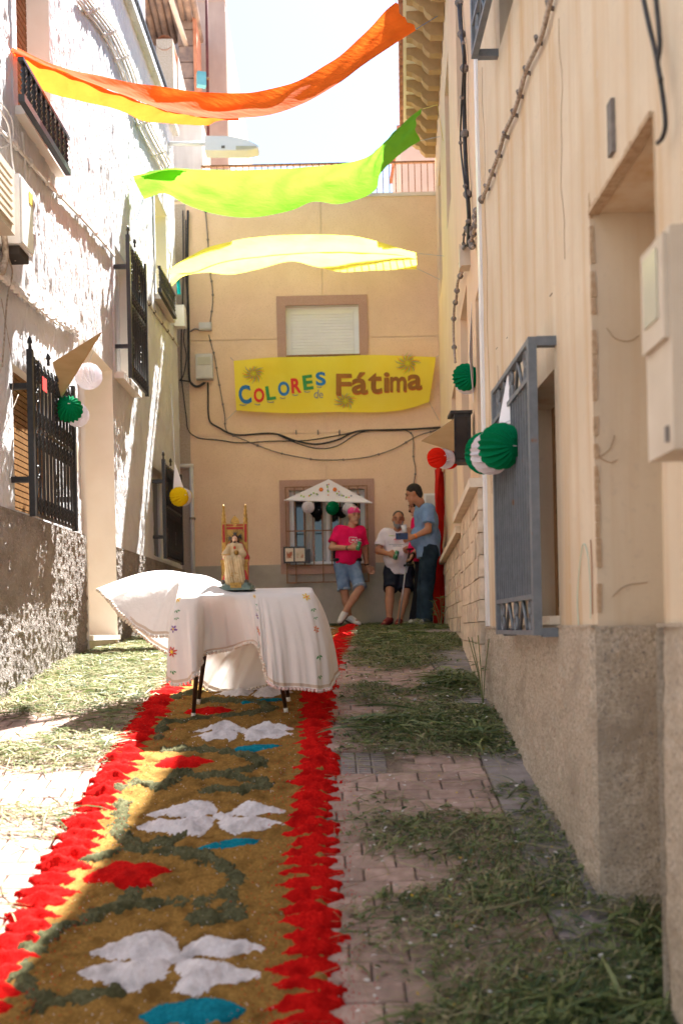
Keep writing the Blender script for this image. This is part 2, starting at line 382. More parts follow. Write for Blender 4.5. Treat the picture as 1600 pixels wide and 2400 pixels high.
# ------------------------------------------------------------------ grilles, railings
def cell_empty(name, loc, parent):
    e = bpy.data.objects.new(name, None); e.empty_display_size = .1; COL.objects.link(e); e.location = loc; attach(e, parent); return e
def turned_bar(w, s, z0, z1, off, r=.011, knobs=()):
    m = MB(); prof = [(z0, r)]
    for k in sorted(knobs):
        prof += [(k - .05, r), (k - .035, r * 1.9), (k - .02, r * 1.1), (k, r * 2.2), (k + .02, r * 1.1), (k + .035, r * 1.9), (k + .05, r)]
    prof.append((z1, r)); m.lathe(w.p(s, 0, off), prof, 7); return m
def spear_grille(w, s0, s1, z0, z1, off, parent, n, name='window_grille'):
    e = cell_empty(name, w.p((s0 + s1) / 2, z0, off), parent)
    for s in (s0, s1):
        m = MB(); w.box(m, s - .02, s + .02, z0, z1, off - .02, off + .02); m.build('side_bar', m_iron, e)
    for z in (z0 + .02, (z0 + z1) / 2 + .05, z1 - .05):
        m = MB(); w.box(m, s0 + .021, s1 - .021, z - .012, z + .012, off - .006, off + .006); m.build('cross_bar', m_iron, e)
    for i in range(n):
        s = s0 + (s1 - s0) * (i + 1) / (n + 1)
        turned_bar(w, s, z0 + .02, z1 - .03, off, knobs=(z0 + .1, (z0 + z1) / 2 - .03, (z0 + z1) / 2 + .13, z1 - .13)).build('bar', m_iron, e, True)
    for i in (1, n // 2 + 1):                          # scroll rings between bars
        s = s0 + (s1 - s0) * (i + .5) / (n + 1)
        for zc in (z0 + .22 * (z1 - z0), z0 + .29 * (z1 - z0), z0 + .74 * (z1 - z0), z0 + .81 * (z1 - z0)):
            m = MB(); m.tube([w.p(s + .032 * math.cos(t), zc + .035 * math.sin(t), off) for t in np.linspace(0, 2 * math.pi, 11)], .008, 6, False); m.build('scroll', m_iron, e, True)
    for z in (z0 + .22 * (z1 - z0), z1 - .22 * (z1 - z0)):
        m = MB(); w.box(m, s0 - .02, s0 + .015, z - .02, z + .02, -.01, off - .021); m.build('bracket', m_iron, e)
        m = MB(); w.box(m, s1 - .015, s1 + .02, z - .02, z + .02, -.01, off - .021); m.build('bracket', m_iron, e)
    for s in (s0, s0 + (s1 - s0) * .4):
        m = MB(); m.lathe(w.p(s, 0, off), [(z1, .012), (z1 + .04, .01), (z1 + .05, .02), (z1 + .08, .012), (z1 + .1, .001)], 8); m.build('finial', m_iron, e, True)
    return e
def railing(w, s0, s1, z0, z1, off, parent, n, mat, r=.011, name='railing', knob=True, bottom=.05):
    e = cell_empty(name, w.p((s0 + s1) / 2, z0, off), parent)
    m = MB(); w.box(m, s0, s1, z1, z1 + .025, off - .02, off + .02); m.build('handrail', mat, e)
    m = MB(); w.box(m, s0, s1, z0, z0 + bottom, off - .022, off + .022); m.build('bottom_rail', mat, e)
    for i in range(n):
        s = s0 + (s1 - s0) * (i + .5) / n
        turned_bar(w, s, z0 + bottom, z1, off, r, knobs=((z1 - .07, z0 + .1 if z1 - z0 > .24 else z0 + .1) if knob else ())).build('bar', mat, e, knob)
    return e
def window(w, h, depth, parent, frame, pane, name='window', mull=1, fw=.05):
    a0, a1, z0, z1 = h; m = MB(); d0, d1 = -depth + .004, -depth + .05
    for (p, q, r, s_) in ((a0, a0 + fw, z0, z1), (a1 - fw, a1, z0, z1), (a0 + fw, a1 - fw, z0, z0 + fw), (a0 + fw, a1 - fw, z1 - fw, z1)): w.box(m, p, q, r, s_, d0, d1)
    for k in range(mull):
        c = a0 + (a1 - a0) * (k + 1) / (mull + 1); w.box(m, c - fw / 2, c + fw / 2, z0 + fw, z1 - fw, d0, d1 - .004)
    o = m.build(name, frame, parent)
    g = MB(); g.quad(w.p(a0 + .01, z0 + .01, -depth + .02), w.p(a1 - .01, z0 + .01, -depth + .02), w.p(a1 - .01, z1 - .01, -depth + .02), w.p(a0 + .01, z1 - .01, -depth + .02)); g.build('pane', pane, o)
    return o
def slat_blind(w, h, depth, parent, mat, pitch=.045, name='blind'):
    e = cell_empty(name, w.p((h[0] + h[1]) / 2, h[2], -depth), parent); z = h[2] + .005
    while z < h[3] - .01:
        m = MB(); w.box(m, h[0] + .004, h[1] - .004, z, z + pitch * .8, -depth, -depth + .018); m.build('slat', mat, e); z += pitch
    return e
def handle_box(w, name, label, cat, s0, s1, z0, z1, dep, mat, group=None, lid=None, off=.0, window_=False):
    t = thing(name, label, cat, w.p((s0 + s1) / 2, z0, off), group)
    m = MB(); w.box(m, s0, s1, z0, z1, off, off + dep); m.build('case', mat, t)
    m = MB(); w.box(m, s0 + .012, s1 - .012, z0 + .012, z1 - .012, off + dep + .0005, off + dep + .012); m.build('lid', lid or mat, t)
    if window_:
        m = MB(); w.box(m, s0 + .03, s1 - .03, z0 + (z1 - z0) * .55, z1 - .05, off + dep + .0125, off + dep + .018); m.build('meter_window', MATS.get('meter_glass') or M('meter_glass', (.5, .48, .36), (.58, .55, .42), rough=.2), t)
    return t

# ------------------------------------------------------------------ left-hand house
lh = thing('white_house', 'white stucco house with rough grey base and black window grilles', 'house', (-2.3, 9, 1.5))
H_balc = (7.18, 8.06, 5.6, 8.05); H_up = (10.1, 10.85, 4.45, 5.75); H_lo = (7.0, 7.95, 2.69, 3.72); H_far = (11.9, 12.95, 2.72, 3.8); H_door = (8.73, 9.79, 1.4, 4.39); H_sm = (12.3, 13.15, 5.98, 7.3)
lholes = [H_balc, H_up, H_lo, H_far, H_door, H_sm]
def lw_disp(A, Z):
    fade = smooth(5.0, 6.2, A)
    r = .022 * np.abs(fbm(A * 14, Z * 3.6, o=4, seed=3)) + .012 * fbm(A * 34, Z * 9, o=2, seed=5) + .02 * fbm(A * 1.2, Z * .8, o=2, seed=9)
    return .004 + np.abs(r) * (.3 + .7 * fade)
LW.sheet('plaster_wall', 5.6, 13.8, 2.66, 8.7, m_white, lh, lholes, .024, .03, lw_disp)
LW.sheet('plaster_wall', -5.0, 5.6, 2.66, 8.7, m_white, lh, [], .5, .5)
def ld_disp(A, Z):
    r = .011 * smooth(.0, .4, fbm(A * 42, Z * 24, o=3, seed=21)) + .006 * fbm(A * 80, Z * 60, o=2, seed=23) + .03 * fbm(A * 2.2, Z * 1.6, o=2, seed=22)
    return .03 + r
LW.sheet('roughcast_base', 5.6, 13.8, .9, 2.66, m_dado, lh, [H_door, ], .013, .015, ld_disp)
LW.sheet('roughcast_base', -5.0, 5.6, -1.4, 2.66, m_dado, lh, [], .5, .5, None, .03)
m = MB(); LW.box(m, -5, 8.70, 2.655, 2.668, 0, .03); LW.box(m, 9.82, 13.8, 2.655, 2.668, 0, .03); m.build('base_top', m_dado, lh)
for h, dp in ((H_balc, .28), (H_up, .16), (H_lo, .16), (H_far, .16), (H_sm, .2)): LW.recess('reveal', h, dp, m_reveal, lh)
LW.recess('door_reveal', H_door, .34, m_reveal, lh, front=.045)
m = MB(); LW.box(m, 8.75, 9.77, 1.79, 4.37, -.34, -.30); dr = m.build('door', m_door, lh)
for (z0, z1) in ((1.95, 2.75), (2.9, 3.4), (3.55, 4.2)):
    m = MB(); LW.box(m, 8.88, 9.22, z0, z1, -.2995, -.285); LW.box(m, 9.30, 9.64, z0, z1, -.2995, -.285); m.build('door_panel', m_door, dr)
m = MB(); LW.box(m, 8.74, 9.78, 1.3, 1.74, -.33, .02); m.build('doorstep', m_cement, lh)
m = MB(); LW.box(m, 8.68, 9.84, 1.745, 1.79, -.33, .06); m.build('door_sill', m_reveal, lh)
window(LW, H_up, .16, lh, m_shutter, m_pane); window(LW, H_far, .16, lh, m_shutter, m_pane); window(LW, H_lo, .16, lh, m_slat, m_pane)
slat_blind(LW, H_lo, .09, lh, m_slat); slat_blind(LW, H_balc, .2, lh, m_slat, .06)
window(LW, H_sm, .2, lh, m_shutter, m_pane); window(LW, H_balc, .28, lh, m_slat, m_pane)
for h, q in ((H_up, .09), (H_balc, .1), (H_sm, .07)):     # flat plaster surround
    m = MB(); a0, a1, z0, z1 = h; o = .022
    LW.box(m, a0 - q, a0, z0 - .02, z1 + q, 0, o); LW.box(m, a0, a1, z1, z1 + q, 0, o); m.build('surround', m_white, lh)
for h, q in ((H_balc, .09), (H_up, .1), (H_sm, .09)):
    m = MB(); LW.box(m, h[0] - .06, h[1] + .06, h[2] - .07, h[2] - .005, 0, q); m.build('window_sill', m_reveal, lh)
spear_grille(LW, 6.93, 7.98, 2.63, 3.79, .15, lh, 11); spear_grille(LW, 10.05, 10.85, 4.38, 5.82, .17, lh, 8); spear_grille(LW, 11.83, 13.0, 2.68, 3.86, .15, lh, 10)
railing(LW, 6.8, 7.92, 5.45, 5.73, .17, lh, 10, m_iron, .011); railing(LW, 11.86, 12.9, 5.86, 6.15, .14, lh, 11, m_iron, .009)
m = MB(); LW.box(m, -5, 13.84, 8.7, 8.78, -.3, .09); m.build('coping', m_white, lh)
railing(LW, 8.5, 13.5, 8.79, 9.12, .0, lh, 46, m_iron, .008, knob=False)
m = MB(); LW.box(m, -5, 13.8, -1.5, 8.69, -4.0, -.42); m.build('inner_mass', m_white, lh)
m = MB(); m.quad(LW.p(13.8, 1.2, -.42), LW.p(13.8, 1.2, .02), LW.p(13.8, 8.7, .004), LW.p(13.8, 8.7, -.42)); m.build('end_wall', m_white, lh)
m = MB(); LW.box(m, 13.25, 13.5, 6.9, 7.6, 0, .012); m.build('patch', m_white, lh)

# ------------------------------------------------------------------ house closing the street
bh = thing('ochre_house', 'ochre stucco house closing the end of the lane', 'house', (0, 14.3, 1.8))
H_wu = (-.55, .49, 5.2, 6.42); H_wl = (-.555, .52, 2.72, 3.79)
def panel(s0, s1, z0, z1, holes): BW.sheet('wall_panel', s0, s1, z0, z1, m_beige, bh, [h for h in holes if h[0] < s1 and h[1] > s0 and h[2] < z1 and h[3] > z0], .2, .2, None, .012)
g = .006
for (s0, s1) in ((-1.94, -.02 - g), (-.02 + g, 2.6)):
    for (z0, z1) in ((2.72, 4.6 - g), (4.6 + g, 5.95 - g), (5.95 + g, 7.95)):
        hs = []
        for h in (H_wu, H_wl): hs.append((max(h[0], s0 - 1e-6) if h[0] > s0 else s0, min(h[1], s1), max(h[2], z0) if h[2] > z0 else z0, min(h[3], z1)))
        hs = [h for h in hs if h[1] > h[0] + 1e-4 and h[3] > h[2] + 1e-4]; panel(s0, s1, z0, z1, hs)
BW.sheet('backing_wall', -2.6, 2.6, 1.5, 7.95, m_groove, bh, [H_wu, H_wl], .5, .5, None, 0.0)
BW.sheet('pebbled_corner', -2.6, -1.941, 1.5, 7.9, m_pebble, bh, [], .3, .3, None, .016)
BW.sheet('cement_base', -1.94, 2.6, 1.5, 2.72, m_cement, bh, [], .08, .08, lambda A, Z: .004 * fbm(A * 4, Z * 4, seed=4), .03)
m = MB(); BW.box(m, -1.94, 2.6, 2.70, 2.735, 0, .03); m.build('base_top', m_cement, bh)
m = MB(); BW.box(m, -2.6, 2.6, 7.951, 8.0, -.2, .03); m.build('parapet_cap', m_pale, bh)
m = MB(); BW.box(m, -2.6, 2.6, 1.5, 7.9, -5, -.35); m.build('inner_mass', m_beige, bh)
for h, q, zb in ((H_wu, .125, 5.2), (H_wl, .135, 2.6)):
    BW.recess('reveal', h, .14, m_reveal, bh, front=.012)
    for (p0, p1, q0, q1) in ((h[0] - q, h[0], zb, h[3] + q + .01), (h[1], h[1] + q, zb, h[3] + q + .01), (h[0], h[1], h[3], h[3] + q + .01)):
        m = MB(); BW.box(m, p0, p1, q0, q1, .004, .034); m.build('granite_surround', m_granite, bh)
m = MB(); BW.box(m, h[0], h[1], 2.59, 2.72, .004, .06); m.build('granite_sill', m_granite, bh)
wu = window(BW, H_wu, .13, bh, m_shutter, m_shutter, mull=0, fw=.07)
e = cell_empty('roller_shutter', BW.p(0, 5.2, -.08), bh); z = 5.22
while z < 6.34:
    m = MB(); BW.box(m, -.475, .415, z, z + .04, -.1, -.078); m.build('slat', m_shutter, e); z += .044
wl_ = window(BW, H_wl, .13, bh, m_shutter, m_pane, mull=1, fw=.06)
m_reflect = M('white_reflection', (.6, .6, .6), (.75, .75, .74), scale=8, translucent=.3)
for c0, c1 in ((-.33, -.2), (-.1, .05), (.14, .3)):    # white strips painting in the upright reflections on the pane
    m = MB(); n = 13
    for i in range(n - 1):
        a, b_ = c0 + (c1 - c0) * i / (n - 1), c0 + (c1 - c0) * (i + 1) / (n - 1)
        za = lambda t: -.085 + .012 * math.sin(t * 90)
        m.quad(BW.p(a, 2.79, za(a)), BW.p(b_, 2.79, za(b_)), BW.p(b_, 3.72, za(b_)), BW.p(a, 3.72, za(a)))
    m.build('curtain', m_reflect, bh, True)  # each of these meshes is one painted reflection strip
e = cell_empty('window_grille', BW.p(0, 2.6, .12), bh)
for i, s in enumerate(np.linspace(-.6, .55, 10)):
    low = 2.47 if i in (0, 1, 4, 8, 9) else 2.71
    m = MB(); BW.box(m, s - .008, s + .008, low, 3.82, .1, .116); m.build('bar', m_rustiron, e)
for z in (2.47, 2.71, 3.2, 3.82):
    m = MB(); BW.box(m, -.61, .56, z - .008, z + .008, .117 if z != 2.47 else .1, .125); m.build('cross_bar', m_rustiron, e)
for s in (-.6, .55):
    m = MB(); BW.box(m, s - .008, s + .008, 3.6, 3.616, .0, .1); m.build('bracket', m_rustiron, e)
e = cell_empty('balcony_grille', BW.p(0, 5.2, .1), bh)
for i, s in enumerate(np.linspace(-.5, .44, 11)):
    m = MB(); BW.box(m, s - .007, s + .007, 5.2, 5.68, .06, .074); m.build('bar', m_rustiron, e)
m = MB(); BW.box(m, -.55, .5, 5.68, 5.7, .05, .08); m.build('cross_bar', m_rustiron, e)
railing(BW, -1.72, 2.3, 8.02, 8.47, -.1, bh, 44, m_rustiron, .007, knob=False, bottom=.02)
dp = thing('drain_pipe', 'grey drain pipe with elbow in the corner by the pebbled wall', 'pipe', BW.p(-1.93, 1.8, .06))
m = MB(); m.tube([BW.p(-1.93, 1.7, .06), BW.p(-1.93, 3.4, .06), BW.p(-1.93, 4.14, .06)], .03, 10); m.build('downpipe', m_box, dp, True)
m = MB(); m.tube([BW.p(-2.3, 4.16, .06), BW.p(-1.9, 4.16, .06)], .034, 10); m.build('elbow', m_box, dp, True)
for z in (2.4, 3.4):
    m = MB(); BW.box(m, -1.97, -1.89, z, z + .03, .0, .095); m.build('clamp', m_gcable, dp)

# ------------------------------------------------------------------ near right-hand house
rh = thing('plastered_house', 'stained cream plastered house with pebbled base and blue-grey grille', 'house', (1.3, 3, .5))
H_rd = (2.98, 3.71, .2, 3.33); H_rw = (4.36, 5.18, 1.84, 2.92); H_ru = (4.7, 5.5, 5.0, 6.3)
def rw_disp(A, Z): return .004 + .006 * fbm(A * 2.2, Z * 1.2, o=3, seed=31) + .0025 * fbm(A * 14, Z * 6, o=3, seed=32)
RW.sheet('plaster_wall', 1.0, 6.3, 1.79, 8.6, m_rwall, rh, [H_rd, H_rw, H_ru], .04, .06, rw_disp)
RW.sheet('plaster_wall', -5, 1.0, -1.5, 8.6, m_rwall, rh, [], .5, .5)
def rd_disp(A, Z): return .022 + .016 * np.abs(fbm(A * 16, Z * 14, o=4, seed=41)) + .01 * fbm(A * 3, Z * 3, o=2, seed=42)
RW.sheet('pebbled_base', 1.0, 6.3, -.3, 1.79, m_rdado, rh, [H_rd], .014, .014, rd_disp)
m = MB(); RW.box(m, 1.0, 2.97, 1.786, 1.797, 0, .03); RW.box(m, 3.72, 6.3, 1.786, 1.797, 0, .03); m.build('base_top', m_rdado, rh)
m = MB(); m.quad(RW.p(3.71, 1.79, .006), RW.p(3.71, 1.79, -.45), RW.p(3.71, 3.33, -.45), RW.p(3.71, 3.33, .006)); m.quad(RW.p(2.98, 1.79, .006), RW.p(2.98, 1.79, -.45), RW.p(2.98, 3.33, -.45), RW.p(2.98, 3.33, .006)); m.quad(RW.p(2.98, 3.33, .006), RW.p(3.71, 3.33, .006), RW.p(3.71, 3.33, -.45), RW.p(2.98, 3.33, -.45)); m.build('door_reveal', m_rwall, rh)
SWj = Wall((1.0, 3.71), (1, 0), (0, -1))
SWj.sheet('reveal_base', -.022, .45, .2, 1.79, m_rdado, rh, [], .014, .014, lambda A, Z: .02 + .014 * np.abs(fbm(A * 16, Z * 14, o=4, seed=43)) * smooth(0, .03, A + .022))
SWn = Wall((1.0, 2.98), (1, 0), (0, 1))
SWn.sheet('reveal_base', -.022, .45, .2, 1.79, m_rdado, rh, [], .05, .05, None, .02)
m = MB(); RW.box(m, 2.99, 3.70, .55, 3.32, -.45, -.41); m.build('door', m_rwall, rh)
m = MB(); RW.box(m, 3.0, 3.69, .3, .66, -.44, -.04); m.build('doorstep', m_cement, rh)
RW.recess('reveal', H_rw, .22, m_rwall, rh); window(RW, H_rw, .22, rh, m_slat, m_pane, mull=1)
RW.recess('reveal', H_ru, .2, m_rwall, rh); window(RW, H_ru, .2, rh, m_slat, m_pane, mull=1)
m = MB(); RW.box(m, 4.32, 5.24, 1.80, 1.838, -.2, .05); m.build('window_sill', m_ledge, rh)
m = MB(); RW.box(m, -5, 6.3, -1.5, 8.59, -4, -.5); m.build('inner_mass', m_rwall, rh)
m = MB(); m.quad((1.0, 6.3, 1), (1.5, 6.3, 1), (1.5, 6.3, 8.6), (1.0, 6.3, 8.6)); m.build('end_wall', m_whitep, rh)
m = MB(); RW.box(m, -5, 6.3, 8.6, 8.75, -4, .25); m.build('roof_eave', m_tile, rh)
m = MB(); RW.box(m, 6.24, 6.32, 1.8, 8.58, -.02, .02); m.build('plaster_edge', m_whitep, rh)
def strap_grille(s0, s1, z0, z1, off, n, parent):
    e = cell_empty('window_grille', RW.p((s0 + s1) / 2, z0, off), parent)
    t0, t1 = .022, .022; hz = .17
    for s in (s0, s1):
        m = MB(); RW.box(m, s - t0, s + t0, z0, z1, off - .018, off + .018); m.build('side_bar', m_blueiron, e)
    for z in (z0 + .012, z0 + hz, z1 - hz, z1 - .012):
        m = MB(); RW.box(m, s0 + .0225, s1 - .0225, z - .011, z + .011, off - .017, off + .017); m.build('cross_bar', m_blueiron, e)
    for i in range(n):
        s = s0 + (s1 - s0) * (i + 1) / (n + 1)
        m = MB(); RW.box(m, s - .007, s + .007, z0 + hz + .011, z1 - hz - .011, off - .009, off + .009); m.build('bar', m_blueiron, e)
    for (za, zb) in ((z0 + .023, z0 + hz - .011), (z1 - hz + .011, z1 - .023)):
        k = 5; d = (s1 - s0 - .06) / k
        for i in range(k):
            a = s0 + .03 + d * i; c = a + d / 2; zc = (za + zb) / 2; r = (zb - za) / 4
            m = MB()
            if i % 2 == 0:
                for sg in (-1, 1):
                    m.tube([RW.p(c + (r * .95) * math.cos(t), zc + sg * r + r * math.sin(t), off) for t in np.linspace(0, 2 * math.pi, 13)], .009, 6, False)
            else: m.tube([RW.p(a, za, off), RW.p(c, zb, off), RW.p(a + d, za, off)], .009, 6)
            m.build('scroll', m_blueiron, e, True)
    for z in (z0 + .012, z1 - .018):
        for s in (s0, s1):
            m = MB(); RW.box(m, s - .021, s + .021, z - .02, z + .02, -.01, off - .0185); m.build('bracket', m_blueiron, e)
    return e
strap_grille(4.30, 5.25, 1.755, 3.04, .11, 15, rh); strap_grille(4.65, 5.56, 4.98, 6.4, .13, 15, rh)

# worn plaster along the doorway corner, cracks, damp joint
m_worn = M('worn_brown_plaster', (.44, .30, .18), (.56, .42, .28), scale=40, bump=.5, bscale=80); m_crack = M('crack', (.4, .29, .19), (.48, .36, .25))
z = 1.84
while z < 3.32:
    h_ = random.uniform(.03, .11); w0, w1 = random.uniform(.003, .015), random.uniform(.002, .011); m = MB()
    m.hexa([(.9935, 3.7035, z), (1.0 + w0, 3.7035, z), (1.0 + w0, 3.72, z), (.9935, 3.72, z), (.9935, 3.7035, z + h_), (1.0 + w1, 3.7035, z + h_), (1.0 + w1, 3.72, z + h_), (.9935, 3.72, z + h_)]); m.build('worn_edge', m_worn, rh); z += h_ + random.choice((.001, .004, .03, .06))
y = 3.0
while y < 3.7:
    l_ = min(random.uniform(.05, .14), 3.708 - y); m = MB(); RW.box(m, y, y + l_, 3.322, 3.33 + random.uniform(.004, .014), -.03, .012); m.build('worn_edge', m_worn, rh); y += l_ + .002
for pts in (((1.05, 2.9), (1.08, 2.86), (1.13, 2.85), (1.17, 2.87)), ((1.01, 2.42), (1.05, 2.45), (1.07, 2.5)), ((1.01, 2.42), (1.05, 2.40), (1.08, 2.41)), ((1.05, 1.9), (1.1, 1.94), (1.18, 1.95))):
    m = MB(); m.tube(catmull([(x_, 3.706, z_) for x_, z_ in pts], 4), .0018, 5); m.build('crack', m_crack, rh)
for sy, z0_, z1_ in ((5.75, 2.0, 3.3), (6.05, 2.6, 5.2), (4.1, 3.3, 4.3)):
    m = MB(); zz = np.linspace(z0_, z1_, 14); m.tube([RW.p(sy + .02 * math.sin(q * 9) + .012 * math.sin(q * 23), q, .009) for q in zz], .0016, 5); m.build('crack', m_crack, rh)
m = MB(); zz = np.linspace(1.3, 8.5, 60); m.tube([RW.p(6.325, q, -.005 + .006 * math.sin(q * 13)) for q in zz], .014, 6); m.build('mortar_joint', m_joint, rh)

# ------------------------------------------------------------------ far right-hand house
fh = thing('peach_house', 'peach plastered house with stone-veneer base and corbelled tiled eaves', 'house', (1.5, 10, 1.7))
H_f = [(6.62, 7.25, 2.8, 4.17), (8.15, 9.1, 2.74, 4.6), (10.1, 10.9, 2.74, 4.3), (8.0, 8.85, 6.2, 7.7), (10.2, 11.05, 6.2, 7.7), (12.5, 13.3, 6.2, 7.7), (12.9, 13.6, 1.7, 3.9)]
FW.sheet('plaster_wall', 6.3, 14.2, 1.2, 8.62, m_fwall, fh, H_f, .12, .12, lambda A, Z: .004 * fbm(A * 2, Z * 2, seed=51))
for h in H_f: FW.recess('reveal', h, .2, m_fwall, fh)
for h in H_f[:6]: window(FW, h, .2, fh, m_shutter, m_pane)
m = MB(); FW.box(m, 12.9, 13.6, 1.75, 3.9, -.2, -.16); m.build('door', m_slat, fh)
m = MB(); FW.box(m, 6.3, 14.2, -.5, 8.6, -4, -.4); m.build('inner_mass', m_fwall, fh)
for i, (s0, s1, zt, o) in enumerate(((6.32, 8.5, 2.68, .075), (8.5, 12.75, 2.60, .05))):
    e = cell_empty('stone_veneer', FW.p((s0 + s1) / 2, 1.5, 0), fh); r = 0
    z = zt
    while z > float(gz(s0)) - .16:
        z0 = z - .142; s = s0; first = True
        while s < s1 - .02:
            L_ = random.choice((.24, .3, .36, .2)) if not (first and r % 2) else .14
            e1 = min(s + L_, s1)
            if e1 > s1 - .08: e1 = s1
            if z > float(gz(s)) - .02:
                a = random.uniform(-.008, .008); b = random.uniform(-.008, .008); m = MB(); g = .003
                p = FW.p
                if first: a += .012
                m.hexa([p(s + g, z0 + g, .006), p(e1 - g, z0 + g, .006), p(e1 - g, z0 + g, o + b), p(s + g, z0 + g, o + a), p(s + g, z - g, .006), p(e1 - g, z - g, .006), p(e1 - g, z - g, o + b * .5), p(s + g, z - g, o + a * .5)])
                m.build('stone_block', m_stone, e)
            s = e1; first = False
        z = z0; r += 1
    m = MB(); FW.box(m, s0, s1, 1.0, zt, .002, o - .03); m.build('mortar_bed', m_joint, e)
    m = MB(); FW.box(m, s0 - .02, s1 - .001, zt + .002, zt + .06, .004, o + .06); m.build('ledge', m_ledge, e)
m = MB(); FW.box(m, 6.3, 14.0, 8.62, 8.68, -.3, .44); m.build('soffit', m_cream, fh)
s = 6.5
while s < 13.95:                                        # carved corbels under the eaves
    m = MB(); w_ = .11
    prof = [(0, 8.618), (.40, 8.618), (.40, 8.54), (.33, 8.52), (.27, 8.47), (.22, 8.45), (.2, 8.40), (.14, 8.34), (0, 8.33)]
    m.poly([FW.p(s, z, .005 + o) for o, z in prof], FW.D.normalized() * w_); m.build('corbel', m_corbel, fh); s += .345
s = 6.35
while s < 14.05:                                        # tile ends along the eaves
    m = MB(); m.tube([FW.p(s, 8.75, .1), FW.p(s, 8.71, .49)], .075, 9); m.build('eaves_tile', m_tile, fh, True); s += .15
m = MB(); m.hexa([FW.p(6.3, 8.685, -4), FW.p(14.1, 8.685, -4), FW.p(14.1, 8.685, .43), FW.p(6.3, 8.685, .43), FW.p(6.3, 10.2, -4), FW.p(14.1, 10.2, -4), FW.p(14.1, 8.74, .43), FW.p(6.3, 8.74, .43)]); m.build('roof', m_tile, fh)

# ------------------------------------------------------------------ houses beyond
tb = thing('tower_block', 'tall plain brown rendered block rising behind the ruin', 'building', (-2.6, 18, 1.8))
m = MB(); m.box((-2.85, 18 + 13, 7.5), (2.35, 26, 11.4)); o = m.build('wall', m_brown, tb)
m = MB(); m.box((-1.665, 31, 7.4), (.02, 26, 11.2)); m.build('side_wall', m_pale, tb)  # paler colour puts the sunlit look into this side of the block
m = MB(); m.box((-2.85, 18.1, 13.26), (2.37, .22, .12)); m.build('parapet', m_brown, tb)
for y in (20, 23.5, 27, 31):
    m = MB(); m.box((-1.65, y, 9.6), (.03, 1.0, 1.3)); m.build('window', m_pane, tb)
rb = thing('ruined_house', 'half ruined house with tiled gable stub and dark open loft', 'building', (-2.5, 15, 1.8))
m = MB(); m.box((-3.3, 15.35, 5.0), (3.08, 1.0, 8.9)); m.build('wall', m_pale, rb)
m = MB(); m.box((-2.24, 14.85, 9.9), (.24, .7, 1.1)); m.build('gable_stub', m_pebble, rb)
m = MB(); m.hexa([(-2.36, 14.9, 9.4), (-2.1, 14.9, 9.4), (-2.1, 17.2, 9.4), (-2.36, 17.2, 9.4), (-2.36, 14.9, 10.42), (-2.1, 14.9, 10.42), (-2.1, 17.2, 10.15), (-2.36, 17.2, 10.15)]); m.build('gable_wall', m_pale, rb)
for i in range(9):
    y = 14.5 + i * .3; z = 10.5 - .03 * i; m = MB(); m.tube([(-2.24, y, z - .1), (-2.24, y + .36, z - .14)], [.12, .145], 10, False); m.build('ridge_tile', m_tile, rb, True)
for i in range(12):
    z = 9.3 + .28 * i; m = MB(); m.box((-2.3 + .02 * (i % 2), 17.5, z), (.26, .5, .26)); m.build('pillar_brick', m_rubble, rb)
m = MB(); m.box((-2.13, 17.5, 10.9), (.06, .62, 3.2)); m.build('brick_skin', m_brick, rb)
m = MB(); m.box((-3.6, 18.3, 11.5), (2.6, .3, 5.4)); m.build('loft_back', m_dark, rb)  # near-black colour paints in the shade inside the loft
for x, w_ in ((-3.15, .2), (-2.78, .16)):
    m = MB(); m.tube([(x, 15.6, 9.3), (x, 15.6, 12.9)], w_ / 2, 10); m.build('column', m_rubble if w_ > .18 else m_whitep, rb, True)
for i in range(14):
    x = -3.6 + i * .115; m = MB(); m.tube([(x, 14.9, 12.7 + .02 * (i % 2)), (x, 17.8, 12.35 + .02 * (i % 2))], .06, 7); m.build('roof_sheet', m_rubble, rb, True)
m = MB(); m.tube([(-2.6, 15, 12.6), (-2.25, 17.6, 11.9)], .045, 8); m.build('beam', m_pale, rb, True)
m = MB(); m.box((-2.05, 14.82, 7.72), (.46, .3, .08)); m.build('cornice', m_pale, rb)
cb = thing('brown_gable', 'plain brown wall beyond the rooftop railing', 'wall', (1.7, 17, 1.8))
m = MB(); m.box((1.95, 18, 5.6), (1.2, 2, 9.4)); m.build('wall', m_brown, cb)
m = MB(); m.box((1.95, 18, 10.33), (1.3, 2.1, .06)); m.build('cap', m_tile, cb)
pole = thing('rooftop_pole', 'thin dark red pole with blue lamp on the roof', 'pole', (-1.8, 14.9, 8))
p0 = at(488, 318, 14.9); p1 = at(483, -90, 14.9); m = MB(); m.tube([p0, p1], .022, 8); m.build('mast', M('oxide_red', (.1, .03, .03), (.14, .045, .04)), pole, True)
q = at(472, 187, 14.8); m = MB(); m.box(q, (.13, .1, .2), .3); m.build('lamp_body', M('blue_lamp', (.1, .33, .38), (.16, .42, .47)), pole)
m = MB(); m.tube([at(462, 180, 14.85), at(492, 184, 14.85)], .018, 6); m.build('lamp_arm', m_rustiron, pole)
